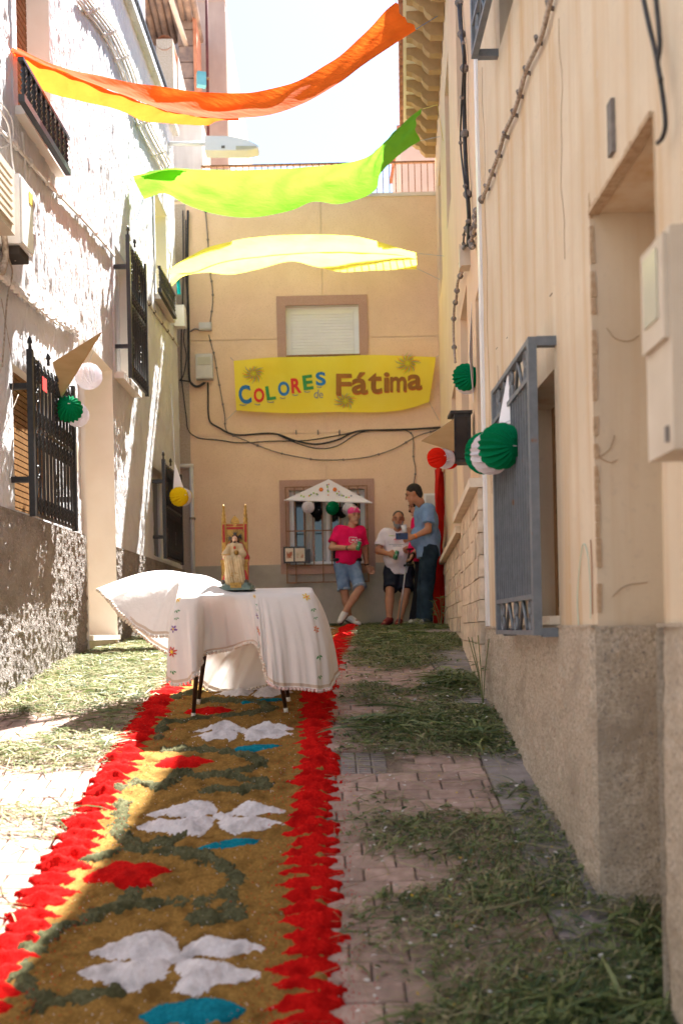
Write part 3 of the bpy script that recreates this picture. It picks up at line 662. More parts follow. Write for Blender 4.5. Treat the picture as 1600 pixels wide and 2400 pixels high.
# ------------------------------------------------------------------ sawdust carpet
def saw(name, a, b, speck): return M(name, a, b, rough=.95, scale=90, bump=.85, bscale=210, bdist=.008, speck=speck, kscale=260, kamt=(.58, .68), stain=tuple(q * .62 for q in a), sscale=13, samt=(.45, .7), spec=.05)
m_gold = saw('ochre_sawdust', (.22, .118, .03), (.37, .21, .058), (.16, .085, .03))
m_red = saw('red_sawdust', (.52, .006, .006), (.72, .016, .012), (.34, .003, .003))
m_wht = saw('white_sawdust', (.70, .66, .67), (.80, .77, .78), (.66, .55, .56))
m_teal = saw('teal_sawdust', (.005, .17, .24), (.012, .25, .33), (.003, .1, .16))
m_olive = saw('olive_sawdust', (.085, .085, .04), (.16, .155, .085), (.05, .045, .02))
def sdpoly(px, py, poly):
    P = np.asarray(poly, float); d = np.full(px.shape, 1e9); s = np.ones(px.shape); n = len(P)
    for i in range(n):
        a, b = P[i], P[(i + 1) % n]; e = b - a; wx, wy = px - a[0], py - a[1]
        t = np.clip((wx * e[0] + wy * e[1]) / (e @ e), 0, 1)
        d = np.minimum(d, (wx - e[0] * t) ** 2 + (wy - e[1] * t) ** 2)
        c1 = (a[1] <= py) & (b[1] > py) & (e[0] * wy - e[1] * wx > 0); c2 = (a[1] > py) & (b[1] <= py) & (e[0] * wy - e[1] * wx < 0)
        s = np.where(c1 | c2, -s, s)
    return s * np.sqrt(d)
def sdline(px, py, poly, r):
    d = np.full(px.shape, 1e9)
    for a, b in zip(poly, poly[1:]):
        a = np.array(a); b = np.array(b); e = b - a; t = np.clip(((px - a[0]) * e[0] + (py - a[1]) * e[1]) / (e @ e), 0, 1)
        d = np.minimum(d, np.hypot(px - a[0] - e[0] * t, py - a[1] - e[1] * t))
    return d - r
carpet = thing('sawdust_carpet', 'flower-patterned sawdust carpet with scalloped red edges laid along the lane', 'carpet', (-.55, 6, float(gz(6))))
def pile(name, sd, box, hgt, mat, res=.009, edge=.03, rag=.012, lump=.5, base=.012, seed=0, fine=.004):
    x0, x1, y0, y1 = box; nx = max(4, int((x1 - x0) / res)); ny = max(4, int((y1 - y0) / res))
    xs = np.linspace(x0, x1, nx); ys = np.linspace(y0, y1, ny); X, Y = np.meshgrid(xs, ys, indexing='ij')
    d = sd(X, Y) + rag * fbm(X * 24, Y * 24, o=3, seed=seed) + rag * .5 * vnoise(X * 110, Y * 110, seed=seed + 3)
    t = smooth(0, edge, -d)
    h = base * .3 + hgt * t * (1 - lump + lump * (.5 + .9 * fbm(X * 16, Y * 16, o=3, seed=seed + 7))) + t * fine * vnoise(X * 130, Y * 130, seed=seed + 9) + np.where(d < 0, base * .7, -base)
    in_ = d < .0
    keep = in_[:-1, :-1] | in_[1:, :-1] | in_[:-1, 1:] | in_[1:, 1:]
    I, J = np.nonzero(keep); F = np.stack([I * ny + J, (I + 1) * ny + J, (I + 1) * ny + J + 1, I * ny + J + 1], -1)
    if not len(F): return None
    V = np.stack([X + bend(Y), Y, gz(Y) + h], -1).reshape(-1, 3)
    u, inv = np.unique(F, return_inverse=True)
    return npmesh(name, V[u], inv.reshape(F.shape), mat, carpet)
for (a, b, r) in ((2.3, 5.2, .010), (5.18, 8.5, .016), (8.48, 13.6, .03)):
    pile('ochre_ground', lambda X, Y: np.maximum(np.abs(X + .57) - .53, np.maximum(a - Y, Y - b)), (-1.12, -.02, a, b), .016, m_gold, res=r, edge=.02, rag=.006, lump=1.0, base=.008, seed=2, fine=.005)
k = 0; y = 2.35
while y < 13.5:
    for sx in (0, 1):
        cx = -.105 if sx == 0 else -1.105; yy = y + random.uniform(-.012, .012); cx += random.uniform(-.014, .014); ang = random.uniform(-.2, .2) + (.06 if sx == 0 else -.08); L_ = random.uniform(.108, .142); W_ = random.uniform(.042, .054)
        c, s_ = math.cos(ang), math.sin(ang)
        def sd(X, Y):
            u = (X - cx) * c + (Y - yy) * s_; v = -(X - cx) * s_ + (Y - yy) * c
            return (np.abs(v) - W_ * np.clip(1 - (np.abs(u) / L_) ** 1.7, -1, 1)) * .8
        res = .0075 if y < 5 else .011 if y < 7 else .018
        pile('red_scallop', sd, (cx - .16, cx + .16, yy - .085, yy + .085), .058, m_red, res=res, edge=.05, rag=.010, lump=.5, base=.014, seed=k); k += 1
    y += .094
PET = [[(0, .0), (-.01, .07), (-.06, .15), (-.13, .148), (-.24, .088), (-.32, .024), (-.2, .006), (-.1, .0)], [(0, -.01), (-.1, -.022), (-.22, -.04), (-.33, -.088), (-.24, -.15), (-.12, -.2), (-.06, -.18), (-.02, -.09)],
       [(.01, .01), (.04, .08), (.1, .145), (.16, .142), (.24, .1), (.32, .05), (.24, .016), (.12, .004)], [(0, -.01), (.12, -.018), (.22, -.045), (.3, -.092), (.2, -.15), (.1, -.19), (.03, -.2), (0, -.1)]]
FL = [(-.545, 3.36, 1.0), (-.52, 4.50, 1.0), (-.51, 5.66, .92), (-.52, 6.62, .9)] + [(-.53, 6.62 + 1.12 * i, .95) for i in range(1, 6)]
for i, (cx, cy, sc_) in enumerate(FL):
    res = .0065 if cy < 5 else .009 if cy < 6 else .016
    for j, p in enumerate(PET):
        ja, jb = random.uniform(.88, 1.1), random.uniform(.85, 1.12); q = [(cx + a * sc_ * ja + random.uniform(-.012, .012), cy + b * sc_ * jb + random.uniform(-.012, .012)) for a, b in p]
        q = [(v.x, v.y) for v in catmull([(a, b, 0) for a, b in q + q[:1]], 4)][:-1]
        pile('white_petal', lambda X, Y: sdpoly(X, Y, q) - .005, (min(a for a, b in q) - .05, max(a for a, b in q) + .05, min(b for a, b in q) - .05, max(b for a, b in q) + .05), .05, m_wht, res=res, edge=.075, rag=.011, lump=.5, base=.014, seed=100 + i * 9 + j)
for i, (cx, cy, sc_) in enumerate(FL):
    pile('flower_heart', lambda X, Y: np.hypot((X - cx) / 1.5, Y - cy) - .035, (cx - .1, cx + .1, cy - .08, cy + .08), .034, m_wht, res=.008 if cy < 6 else .016, edge=.05, rag=.01, lump=.4, base=.014, seed=700 + i)
    tx, ty = cx + .075, cy - .29; a_ = .28 if i else .1
    if i == 0: tx, ty = -.45, 3.06
    c, s_ = math.cos(a_), math.sin(a_)
    def sd(X, Y):
        u = (X - tx) * c + (Y - ty) * s_; v = -(X - tx) * s_ + (Y - ty) * c
        return (np.abs(v) - (.055 if i else .085) * np.clip(1 - (np.abs(u) / .175) ** 2, -1, 1)) * .85
    pile('teal_leaf', sd, (tx - .22, tx + .22, ty - .16, ty + .16), .018, m_teal, res=.007 if cy < 5 else .012, edge=.03, rag=.01, lump=.4, base=.013, seed=200 + i)
RP = [(-.835, 3.96, .19, .12), (-.785, 5.18, .165, .10), (-.75, 6.12, .17, .085)] + [(-.8, 7.2 + 1.12 * i, .17, .1) for i in range(5)]
for i, (cx, cy, a, b) in enumerate(RP):
    def sd(X, Y):
        u, v = (X - cx) / a, (Y - cy) / b; th = np.arctan2(v, u); return (np.hypot(u, v) - (.9 + .12 * np.cos(4 * th - 1.2) + .07 * np.cos(7 * th))) * min(a, b)
    pile('red_flower', sd, (cx - a * 1.3, cx + a * 1.3, cy - b * 1.3, cy + b * 1.3), .032, m_red, res=.0075 if cy < 5 else .012, edge=.05, rag=.014, lump=.5, base=.014, seed=300 + i)
OL = [[(-1.009, 4.114), (-.898, 4.187), (-.712, 4.169), (-.579, 4.133), (-.458, 4.014), (-.396, 3.903), (-.418, 3.785), (-.526, 3.725), (-.69, 3.731), (-.802, 3.72), (-.915, 3.647), (-1.011, 3.562), (-1.05, 3.451), (-1.055, 3.333), (-1.02, 3.21), (-.923, 3.115), (-.8, 3.167), (-.732, 3.176)],
      [(-1.0, 4.685), (-.975, 4.469), (-.923, 4.312), (-.828, 4.204), (-.723, 4.24), (-.654, 4.342)], [(-.794, 3.72), (-.772, 3.816)], [(-.512, 3.616), (-.372, 3.641), (-.418, 3.785)],
      [(-1.04, 4.86), (-.951, 4.92), (-.844, 4.859), (-.772, 5.023), (-.625, 4.986), (-.475, 5.021), (-.361, 5.118), (-.401, 5.212), (-.548, 5.316), (-.704, 5.358), (-.9, 5.38)],
      [(-.616, 4.82), (-.457, 4.812), (-.322, 4.832), (-.37, 4.916), (-.537, 4.981)],
      [(-.976, 5.579), (-.994, 5.839), (-.878, 5.923), (-.693, 6.005), (-.498, 6.039), (-.358, 6.128), (-.449, 6.291), (-.662, 6.363), (-.845, 6.378)]]
OL += [[(x, y + 1.13 * i + 2.95) for x, y in OL[0][:13]] for i in range(5)]
for i, p in enumerate(OL):
    ya, yb = min(q[1] for q in p), max(q[1] for q in p)
    pile('olive_scroll', lambda X, Y: sdline(X, Y, p, .044), (min(q[0] for q in p) - .07, max(q[0] for q in p) + .07, ya - .07, yb + .07), .03, m_olive, res=.0075 if ya < 5 else .012 if ya < 6.5 else .03, edge=.03, rag=.035, lump=.9, base=.013, seed=400 + i, fine=.008)
# loose grains of red and ochre sawdust spilt on the pavers
def grains(name, mat, n, xf, label):
    y = 2.5 + 9 * RNG.random(n) ** 1.6; x = xf(n) + bend(y); r = RNG.uniform(.0015, .004, n)
    base = np.array([[1, 0, 0], [-.5, .87, 0], [-.5, -.87, 0], [0, 0, 1.2]]); c = np.stack([x, y, gz(y) + .003], -1)
    V = (c[:, None, :] + base[None] * r[:, None, None]).reshape(-1, 3); k = np.arange(n)[:, None] * 4
    F = np.concatenate([k + np.array([[0, 1, 3]]), k + np.array([[1, 2, 3]]), k + np.array([[2, 0, 3]])]); return tag(npmesh(name, V, F, mat, None, False), label, 'sawdust', kind='stuff')
grains('sawdust_grains', m_red, 2600, lambda n: np.where(RNG.random(n) < .65, .0 + np.abs(RNG.normal(0, .05, n)), -1.21 - np.abs(RNG.normal(0, .05, n))), 'loose red sawdust grains spilt beside the carpet edges')
gr2 = grains('sawdust_crumbs', m_wht, 1500, lambda n: RNG.uniform(-1.0, -.2, n), 'pale sawdust crumbs scattered over the ochre carpet ground'); gr2.location.z = .02
gr3 = grains('sawdust_dust', m_red, 2600, lambda n: np.where(RNG.random(n) < .5, -.2 - np.abs(RNG.normal(0, .07, n)), -1.0 + np.abs(RNG.normal(0, .07, n))), 'red sawdust dust drifted from the borders onto the ochre carpet ground'); gr3.location.z = .02

# ------------------------------------------------------------------ strewn greenery
GR = [M('cut_grass_a', (.10, .14, .045), (.17, .215, .07), rough=.45, translucent=.25), M('cut_grass_b', (.15, .18, .07), (.23, .26, .1), rough=.45, translucent=.25),
      M('cut_grass_c', (.23, .21, .1), (.32, .29, .15), rough=.7, translucent=.25), M('cut_grass_d', (.05, .085, .034), (.085, .13, .05), rough=.55, translucent=.2), M('cut_grass_e', (.28, .25, .14), (.36, .32, .19), rough=.8, translucent=.2)]
def blades(x, y, h0, L, W, th, lift, curl, nseg=3):
    n = len(x); t = np.linspace(0, 1, nseg + 1)[None, :]; ang = th[:, None] + curl[:, None] * (t - .3)
    st = L[:, None] / nseg
    dx = np.cumsum(np.cos(ang) * st, 1) - np.cos(ang) * st; dy = np.cumsum(np.sin(ang) * st, 1) - np.sin(ang) * st
    X = x[:, None] + dx; Y = y[:, None] + dy; Z = gz(Y) + h0[:, None] + lift[:, None] * np.sin(np.pi * (.1 + .8 * t))
    w = W[:, None] * (np.sin(np.pi * (.12 + .86 * t)) ** .8) * .5; nx, ny = -np.sin(ang), np.cos(ang); tw = RNG.normal(0, .5, n)[:, None]
    A = np.stack([X + nx * w, Y + ny * w, Z + w * tw], -1); B = np.stack([X - nx * w, Y - ny * w, Z - w * tw], -1)
    V = np.stack([A, B], 2).reshape(n, -1, 3); m = V.shape[1]
    f = np.array([[2 * i, 2 * i + 1, 2 * i + 3, 2 * i + 2] for i in range(nseg)])
    F = (np.arange(n)[:, None, None] * m + f[None]).reshape(-1, 4); return V.reshape(-1, 3), F
def strew(name, label, n, xlo, xhi, dens, y0, y1, mixw, hmax, Lr=(.06, .24), Wr=(.003, .008), leafy=.25, ypow=1.0, seed=0):
    y = y0 + (y1 - y0) * RNG.random(n * 4) ** ypow; u = RNG.random(n * 4); x = xlo(y) + (xhi(y) - xlo(y)) * u
    d = dens(x, y); ok = RNG.random(n * 4) < d; x, y, d = x[ok][:n], y[ok][:n], d[ok][:n]; n = len(x)
    cl = .5 + .5 * fbm(x * 2.2, y * 2.2, o=2, seed=seed + 5)
    th = RNG.normal(0, .7, n) + 3.14 * RNG.integers(0, 2, n) + 1.2 * fbm(x * 1.5, y * 1.5, seed=seed)
    L = RNG.uniform(*Lr, n); W = RNG.uniform(*Wr, n); lf = RNG.random(n) < leafy
    L = np.where(lf, RNG.uniform(.015, .05, n), L); W = np.where(lf, RNG.uniform(.005, .014, n), W)
    h0 = .004 + hmax * d * cl * RNG.random(n); lift = RNG.uniform(-.004, .03, n) * (.4 + d)
    V, F = blades(x, y, h0, L, W, th, lift, RNG.normal(0, .7, n))
    mi = np.repeat(RNG.choice(len(GR), n, p=np.array(mixw) / sum(mixw)), 3)
    return tag(npmesh(name, V, F, None, None, False, mi=mi, mats=GR), label, 'greenery', kind='stuff')
def wallx(y): return np.where(y < 6.3, np.where((y > 3.02) & (y < 3.65), 1.35, .96), .50 + .0747 * y)
def dens_r(x, y):
    n1 = .5 + .9 * fbm(x * 1.7 + 3, y * 2.6, o=3, seed=61); rel = np.clip((x - .05) / (wallx(y) - .05), 0, 1)
    band = np.interp(y, [2.6, 3.1, 3.45, 3.7, 3.9, 4.05, 4.25, 4.5, 4.8, 5.0, 5.25, 5.5, 5.9, 6.3, 7, 7.6, 8.5, 10, 12, 14], [.9, .72, .52, .68, .55, .36, .34, .3, .08, .14, .36, .62, .68, .5, .45, .52, .7, .8, .6, .6])
    lean = np.interp(y, [2.6, 3.6, 4.2, 5, 6, 8], [.55, .4, .3, .35, .1, .0])
    return np.clip(smooth(.36, .7, n1 + .5 * (band - .45) + .6 * lean * (rel - .45)) * (.25 + band) * np.where(rel < .12, .35, 1), 0, 1)
strew('cut_greenery', 'cut grass and leaves strewn over the shaded pavers by the right wall', 36000, lambda y: .03 + bend(y) + 0 * y, wallx, dens_r, 2.6, 13.9, (4, 4, 2.6, 3, 1.4), .045, Lr=(.03, .2), Wr=(.0015, .0055), leafy=.45, ypow=1.15, seed=1)
def heap(x, y):
    g = 0
    for cx, cy, r in ((.7, 10.0, .5), (.55, 9.0, .42), (.8, 6.7, .25), (.8, 5.8, .26), (.42, 5.75, .22), (.8, 5.42, .2), (1.05, 11.8, .4), (1.05, 3.45, .2), (1.1, 3.15, .2), (.72, 2.95, .3), (.9, 2.75, .35), (.35, 2.75, .2)):
        g = g + np.exp(-(((x - cx) / r) ** 2 + ((y - cy) / (r * .9)) ** 2) * 1.6)
    return np.clip(g, 0, 1) * (.3 + .7 * smooth(-.3, .4, fbm(x * 4, y * 4, seed=71)))
strew('leaf_heap', 'thicker dark green heaps of leafy stems along the stone-veneer wall', 14000, lambda y: .15 + bend(y), wallx, heap, 2.55, 12.5, (5, 4, .6, 3.5, .3), .15, Lr=(.07, .24), Wr=(.004, .014), leafy=.5, seed=2)
def dens_l(x, y):
    n1 = .5 + .9 * fbm(x * 1.5 + 9, y * 2.2, o=3, seed=81); band = np.interp(y, [3.3, 4.3, 4.9, 5.3, 5.7, 6.0, 6.3, 7, 8, 9.5, 13], [.05, .1, .55, .8, .5, .12, .75, .9, .9, .85, .7]); return np.clip(smooth(.2, .75, n1 + .6 * (band - .5)) * (.2 + band), 0, 1)
strew('dry_clippings', 'pale sunlit grass clippings strewn over the left side of the lane', 17000, lambda y: -2.15 + .0 * y, lambda y: -1.2 + bend(y), dens_l, 3.6, 12.5, (1.5, 3, 3, .8, 2), .03, leafy=.15, seed=3)
strew('wall_foot_weeds', 'dark clippings lying against the ochre house cement base', 3000, lambda y: -1.9 + 0 * y, lambda y: .9 + 0 * y, lambda x, y: .8 + 0 * x, 13.85, 14.12, (4, 3, 1, 4, .3), .06, seed=4)
def bits(name, label, mat, n, xlo, xhi, y0, y1, r0, r1, hz):
    y = y0 + (y1 - y0) * RNG.random(n) ** 1.3; x = xlo + (xhi - xlo) * RNG.random(n) + bend(y); r = RNG.uniform(r0, r1, n); a = RNG.uniform(0, 6.28, n)
    c = np.stack([x, y, gz(y) + hz * RNG.random(n) + .006], -1); V = []
    for k in range(4):
        t = a + k * 1.571 + RNG.normal(0, .2, n); V.append(c + np.stack([np.cos(t) * r, np.sin(t) * r * .8, RNG.normal(0, .3, n) * r], -1))
    V = np.stack(V, 1).reshape(-1, 3); F = np.arange(n)[:, None] * 4 + np.arange(4)[None]; return tag(npmesh(name, V, F, mat, None, False), label, 'petals', kind='stuff')
bits('fallen_petals', 'small white petals scattered among the strewn greenery', M('petal_white', (.6, .58, .55), (.72, .7, .66), translucent=.3), 420, .05, .93, 2.7, 7.5, .004, .012, .05)
bits('fallen_yellow_petals', 'tiny yellow petals scattered among the strewn greenery', M('petal_yellow', (.55, .36, .03), (.65, .45, .06), translucent=.3), 260, .05, .93, 2.7, 9.5, .003, .008, .05)
strew('straw_stems', 'long pale straw stems lying across the shaded pavers', 900, lambda y: .05 + bend(y), wallx, lambda x, y: .6 + 0 * x, 2.7, 9.5, (0, .3, 2, 0, 4), .06, Lr=(.15, .4), Wr=(.0015, .0035), leafy=0, seed=8)
m_reed = M('reed_leaf', (.07, .12, .05), (.13, .19, .085), rough=.5, translucent=.25)
for i, (x, y, th, L) in enumerate(((.32, 5.52, 3.05, .42), (.42, 5.62, 2.85, .36), (.2, 5.56, 3.3, .3), (.5, 5.95, 2.9, .38), (.36, 5.8, 3.4, .34))):
    a = np.array
    V, F = blades(a([x]), a([y]), a([.035]), a([L]), a([.02]), a([th]), a([.03]), a([.3 * (-1) ** i]), 8)
    tag(npmesh('reed_leaf', V, F, m_reed), ['long pale reed leaf reaching over the red carpet edge', 'broad reed leaf in the heap beside the red carpet edge', 'short reed leaf touching the red carpet edge', 'reed leaf among stems behind the others', 'curved reed leaf under the leafy stems', 'reed leaf by the pebbled wall base', 'reed leaf lying on the grey slabs', 'reed leaf in the sparse clippings by the doorway'][i], 'leaf', 'reed leaves strewn in the lane')
def weed(x, y, h, label, n=9):
    t = thing('weed', label, 'plant', (x, y, float(gz(y))), 'weeds at the foot of the right walls')
    m = MB(); z = float(gz(y)); tips = []
    for i in range(4):
        a = random.uniform(0, 6.3); p = [(x, y, z), (x + .03 * math.cos(a), y + .03 * math.sin(a), z + h * .5), (x + .09 * math.cos(a), y + .09 * math.sin(a), z + h * random.uniform(.8, 1.1))]; m.tube(p, .003, 5); tips.append(p)
    m.build('stem', GR[1], t)
    for i in range(n):
        p = random.choice(tips); c = Vector(p[1]).lerp(Vector(p[2]), random.random()); a = random.uniform(0, 6.3); l = random.uniform(.04, .09); u = Vector((math.cos(a), math.sin(a), random.uniform(-.3, .6))) * l; w_ = Vector((-math.sin(a), math.cos(a), .2)) * l * .22
        MB().add([c, c + u * .5 + w_, c + u, c + u * .5 - w_], [(0, 1, 2, 3)]).build('leaf', GR[i % 2], t)
weed(.93, 6.15, .42, 'tall spindly weed at the joint of the two right houses'); weed(1.33, 12.0, .4, 'weed sprouting by the red curtain'); weed(1.25, 11.4, .3, 'low weed under the stone ledge end')
# ------------------------------------------------------------------ cloth banners over the lane
def resample(pts, n):
    c = catmull(pts, 10); L = [0.0]
    for a, b in zip(c, c[1:]): L.append(L[-1] + (b - a).length)
    t = np.linspace(0, L[-1], n); A = np.array([tuple(p) for p in c]); return np.stack([np.interp(t, L, A[:, i]) for i in range(3)], -1)
def strip(name, edges, mat, parent, rows=8, n=90, rip=.012, belly=.03, seed=0):
    E_ = [resample(e, n) for e in edges]; rowsP = []
    for k, (a, b) in enumerate(zip(E_, E_[1:])):
        for r in range(rows + (k == len(E_) - 2)):
            s = r / rows; P = a + (b - a) * s
            wd = np.linalg.norm(b - a, axis=1, keepdims=True)
            nrm = np.cross(np.gradient(a, axis=0), b - a); nrm = nrm / (np.linalg.norm(nrm, axis=1, keepdims=True) + 1e-9)
            w = (belly * math.sin(math.pi * s) * np.minimum(1, wd / .3) + rip * fbm(np.linspace(0, 9, n) + .8 * s, np.full(n, s * 2.2), o=3, seed=seed)[:, None] * np.minimum(1, wd / .2) * (.3 + math.sin(math.pi * s)))
            tt = np.linspace(0, 1, n)[:, None]; pin = np.exp(-tt / .1) + np.exp(-(1 - tt) / .1)
            w = w + np.minimum(1, wd / .25) * (.02 * pin * math.sin((s + k) * 17 + seed) + rip * .35 * np.sin(tt * 46 + (s + k) * 7 + seed) * math.sin(math.pi * min(1, s + .15)))
            rowsP.append(P + nrm * w)
    V = np.array(rowsP).reshape(-1, 3); m = len(rowsP)
    F = np.array([[i * n + j, i * n + j + 1, (i + 1) * n + j + 1, (i + 1) * n + j] for i in range(m - 1) for j in range(n - 1)])
    return npmesh(name, V, F, mat, parent)
def edge(pts, Ya, Yb, x0, x1, dy=0.0):
    return [at(px, py, Ya + (Yb - Ya) * (px - x0) / (x1 - x0) + dy) for px, py in pts]
def string_(pts, parent, name='string', r=.003, mat=None):
    m = MB(); m.tube(pts, r, 5); return m.build(name, mat or m_string, parent)
m_string = M('thin_string', (.3, .32, .36), (.42, .45, .5)); m_bstring = M('blue_string', (.03, .14, .4), (.05, .2, .5)); m_ystring = M('yellow_string', (.7, .55, .1), (.8, .65, .15))
def fabric(n_, c, sh=.0): return M(n_, c, tuple(min(1, q * 1.1) for q in c), rough=.8, spec=.05, scale=5, bump=.3, bscale=5, bdist=.03, bstretch=(1.6, 1.6, 5), translucent=.62, sheer=sh)
m_or = fabric('orange_cloth', (.90, .155, .02)); m_gr = fabric('lime_cloth', (.16, .40, .03)); m_ye = fabric('yellow_cloth', (.95, .84, .13))
ob = thing('orange_banner', 'long orange cloth banner slung high across the lane', 'banner', at(500, 250, 8.6), 'cloth banners strung across the lane')
A = [(24, 107), (130, 150), (250, 182), (430, 210), (560, 218), (680, 196), (780, 142), (850, 82), (900, 28), (927, 6)]
B1 = [(30, 115), (150, 168), (315, 232), (400, 262), (490, 276), (560, 277), (640, 268), (720, 238), (800, 190), (850, 152), (912, 110), (975, 68)]
B2 = [(80, 203), (130, 222), (210, 240), (290, 262), (340, 285), (400, 289), (480, 294), (505, 284), (540, 279)]
strip('upper_fold', [edge(A, 7.2, 10.2, 24, 950, .0), edge(B1, 7.2, 10.2, 24, 950, -.2)], m_or, ob, seed=3, rip=.025)
strip('lower_fold', [edge(B1[:6], 7.2, 10.2, 24, 950, -.19), edge(B2, 7.3, 10.2, 24, 950, .2)], m_or, ob, seed=5, rip=.03)
string_([at(24, 107, 7.2), LW.at(20, 80, .02)], ob); string_([at(80, 203, 7.36), LW.at(50, 165, .17)], ob, mat=m_bstring); string_([at(975, 68, 10.25), FW.at(1040, 28, .0)], ob, mat=m_bstring); string_([at(927, 6, 10.2), at(925, -40, 10.4)], ob)
gb = thing('lime_banner', 'lime green cloth banner slung across the lane below the orange one', 'banner', at(600, 440, 11.5), 'cloth banners strung across the lane')
A = [(314, 415), (395, 397), (470, 398), (560, 399), (700, 393), (800, 384), (850, 372), (890, 345), (950, 288), (991, 255)]
B = [(337, 465), (385, 452), (440, 480), (510, 502), (590, 509), (680, 494), (735, 472), (790, 478), (830, 470), (862, 458), (884, 440), (892, 405), (940, 358), (984, 330)]
strip('sheet', [edge(A, 10.9, 12.0, 314, 990, -.05), edge(B, 10.9, 12.0, 314, 990, .22)], m_gr, gb, seed=8, rip=.06, belly=.1, rows=14)
strip('top_fold', [edge([(330, 414), (395, 396), (440, 398)], 10.9, 12.0, 314, 990, -.06), edge([(340, 420), (390, 424), (405, 425)], 10.9, 12.0, 314, 990, .05)], m_gr, gb, n=30, seed=9)
string_([at(337, 465, 10.94), LW.at(310, 545, .16)], gb, mat=m_bstring); string_([at(314, 415, 10.9), LW.at(302, 400, .01)], gb); string_([at(991, 255, 12.0), FW.at(1024, 246, .1), FW.at(1038, 330, .0)], gb, mat=m_ystring); string_([at(984, 330, 12.0), FW.at(1030, 320, .05)], gb)
yb = thing('yellow_banner', 'bright yellow cloth banner slung lowest across the lane', 'banner', at(680, 600, 12.8), 'cloth banners strung across the lane')
A = [(394, 631), (440, 602), (500, 576), (600, 556), (720, 550), (830, 554), (900, 570), (976, 594)]
Mi = [(397, 640), (450, 640), (520, 616), (600, 604), (700, 595), (790, 592), (900, 596), (976, 602)]
B = [(403, 669), (430, 646), (480, 638), (540, 643), (600, 632), (680, 613), (740, 625), (800, 637), (880, 633), (976, 629)]
strip('upper_fold', [edge(A, 12.6, 13.2, 394, 976, -.1), edge(Mi, 12.6, 13.2, 394, 976, .12)], m_ye, yb, seed=12, rip=.02, belly=-.05)
strip('lower_fold', [edge([(x, y - 2) for x, y in Mi], 12.6, 13.2, 394, 976, .10), edge(B, 12.6, 13.2, 394, 976, .28)], m_ye, yb, seed=13, rip=.03)
string_([at(976, 594, 13.1), FW.at(1040, 600, .0)], yb); string_([at(976, 629, 13.4), FW.at(1030, 655, .0)], yb); string_([at(394, 631, 12.5), LW.at(390, 632, .14)], yb, mat=m_ystring)
bunt = tag(strip('teal_rag', [edge([(412, 640), (416, 690)], 13.2, 13.2, 400, 420), edge([(420, 640), (424, 690)], 13.2, 13.2, 400, 420)], M('teal_cloth', (.0, .22, .2), (.01, .3, .27), translucent=.4), None, rows=3, n=12), 'small teal rag hanging at the corner of the white house', 'rag')

# ------------------------------------------------------------------ painted banner
m_ban = M('banner_cloth', (.92, .78, .07), (.95, .84, .11), rough=.7, spec=.1, scale=2, bump=.25, bscale=2.2, bdist=.05, translucent=.3, sheer=.10)
fb = thing('painted_banner', 'yellow painted cloth banner reading COLORES de Fátima', 'banner', BW.p(0, 4.9, .1))
def ban_y(x, z):
    sag = .035 * fbm(np.asarray(x) * 1.3, np.asarray(z) * 2.6, o=3, seed=91) + .02 * np.sin((np.asarray(x) * .9 + np.asarray(z) * 2.3) * 2.2)
    return 14.2 - .13 - .03 * (np.asarray(z) - 4.9) + sag * .7
TOPb = [(548, 846), (640, 838), (755, 837), (870, 834), (960, 836), (1020.5, 837.5)]; BOTb = [(554, 962), (610, 966), (686, 969), (780, 966), (869, 966), (930, 962), (967, 954), (1005, 942)]
ta = resample([at(px, py, 14.07) for px, py in TOPb], 100); ba = resample([at(px, py, 14.07) for px, py in BOTb], 100); V = []
for r in range(25):
    P = ta + (ba - ta) * r / 24; P[:, 1] = ban_y(P[:, 0], P[:, 2]); V.append(P)
F = np.array([[i * 100 + j, i * 100 + j + 1, (i + 1) * 100 + j + 1, (i + 1) * 100 + j] for i in range(24) for j in range(99)])
npmesh('cloth', np.array(V).reshape(-1, 3), F, m_ban, fb)
def paint(n_, c): return M(n_, c, rough=.6, scale=9)
PT = dict(blue=paint('paint_blue', (.02, .16, .42)), red=paint('paint_red', (.62, .03, .025)), green=paint('paint_green', (.04, .26, .07)), brown=paint('paint_brown', (.30, .13, .025)), orange=paint('paint_orange', (.75, .2, .03)), lime=paint('paint_lime', (.3, .5, .03)), grey=paint('paint_grey', (.2, .24, .3)), shadow=paint('paint_shadow', (.5, .12, .02)))
def glyph(ch, bold):
    cu = bpy.data.curves.new('glyph', 'FONT'); cu.body = ch; cu.offset = bold; cu.resolution_u = 4
    o = bpy.data.objects.new('glyph', cu); COL.objects.link(o); dg = bpy.context.evaluated_depsgraph_get(); dg.update()
    me = bpy.data.meshes.new_from_object(o.evaluated_get(dg)); V = np.array([v.co[:] for v in me.vertices]); F = [tuple(p.vertices) for p in me.polygons]
    bpy.data.objects.remove(o); bpy.data.meshes.remove(me); return V, F
def letter(ch, x0, y0, x1, y1, mat, parent, surf, bold=.03, rot=0.0, off=.006, sub=True, Y=14.07, name='letter'):
    V, F = glyph(ch, bold); mn = V.min(0); mx = V.max(0); u = (V[:, 0] - mn[0]) / (mx[0] - mn[0]) - .5; v = (V[:, 1] - mn[1]) / (mx[1] - mn[1]) - .5
    c, s_ = math.cos(rot), math.sin(rot); w_, h_ = x1 - x0, y1 - y0
    X = (x0 + x1) / 2 + u * w_ * c + v * h_ * s_; Yp = (y0 + y1) / 2 + u * w_ * s_ - v * h_ * c
    pts = [at(a, b, Y) for a, b in zip(X, Yp)]; m = MB(); m.add([(p.x, float(surf(p.x, p.z)) - off, p.z) for p in pts], F); return m.build(name, mat, parent)
Z5 = lambda x, y: (540 + x / 3.136, 820 + y / 3.136)
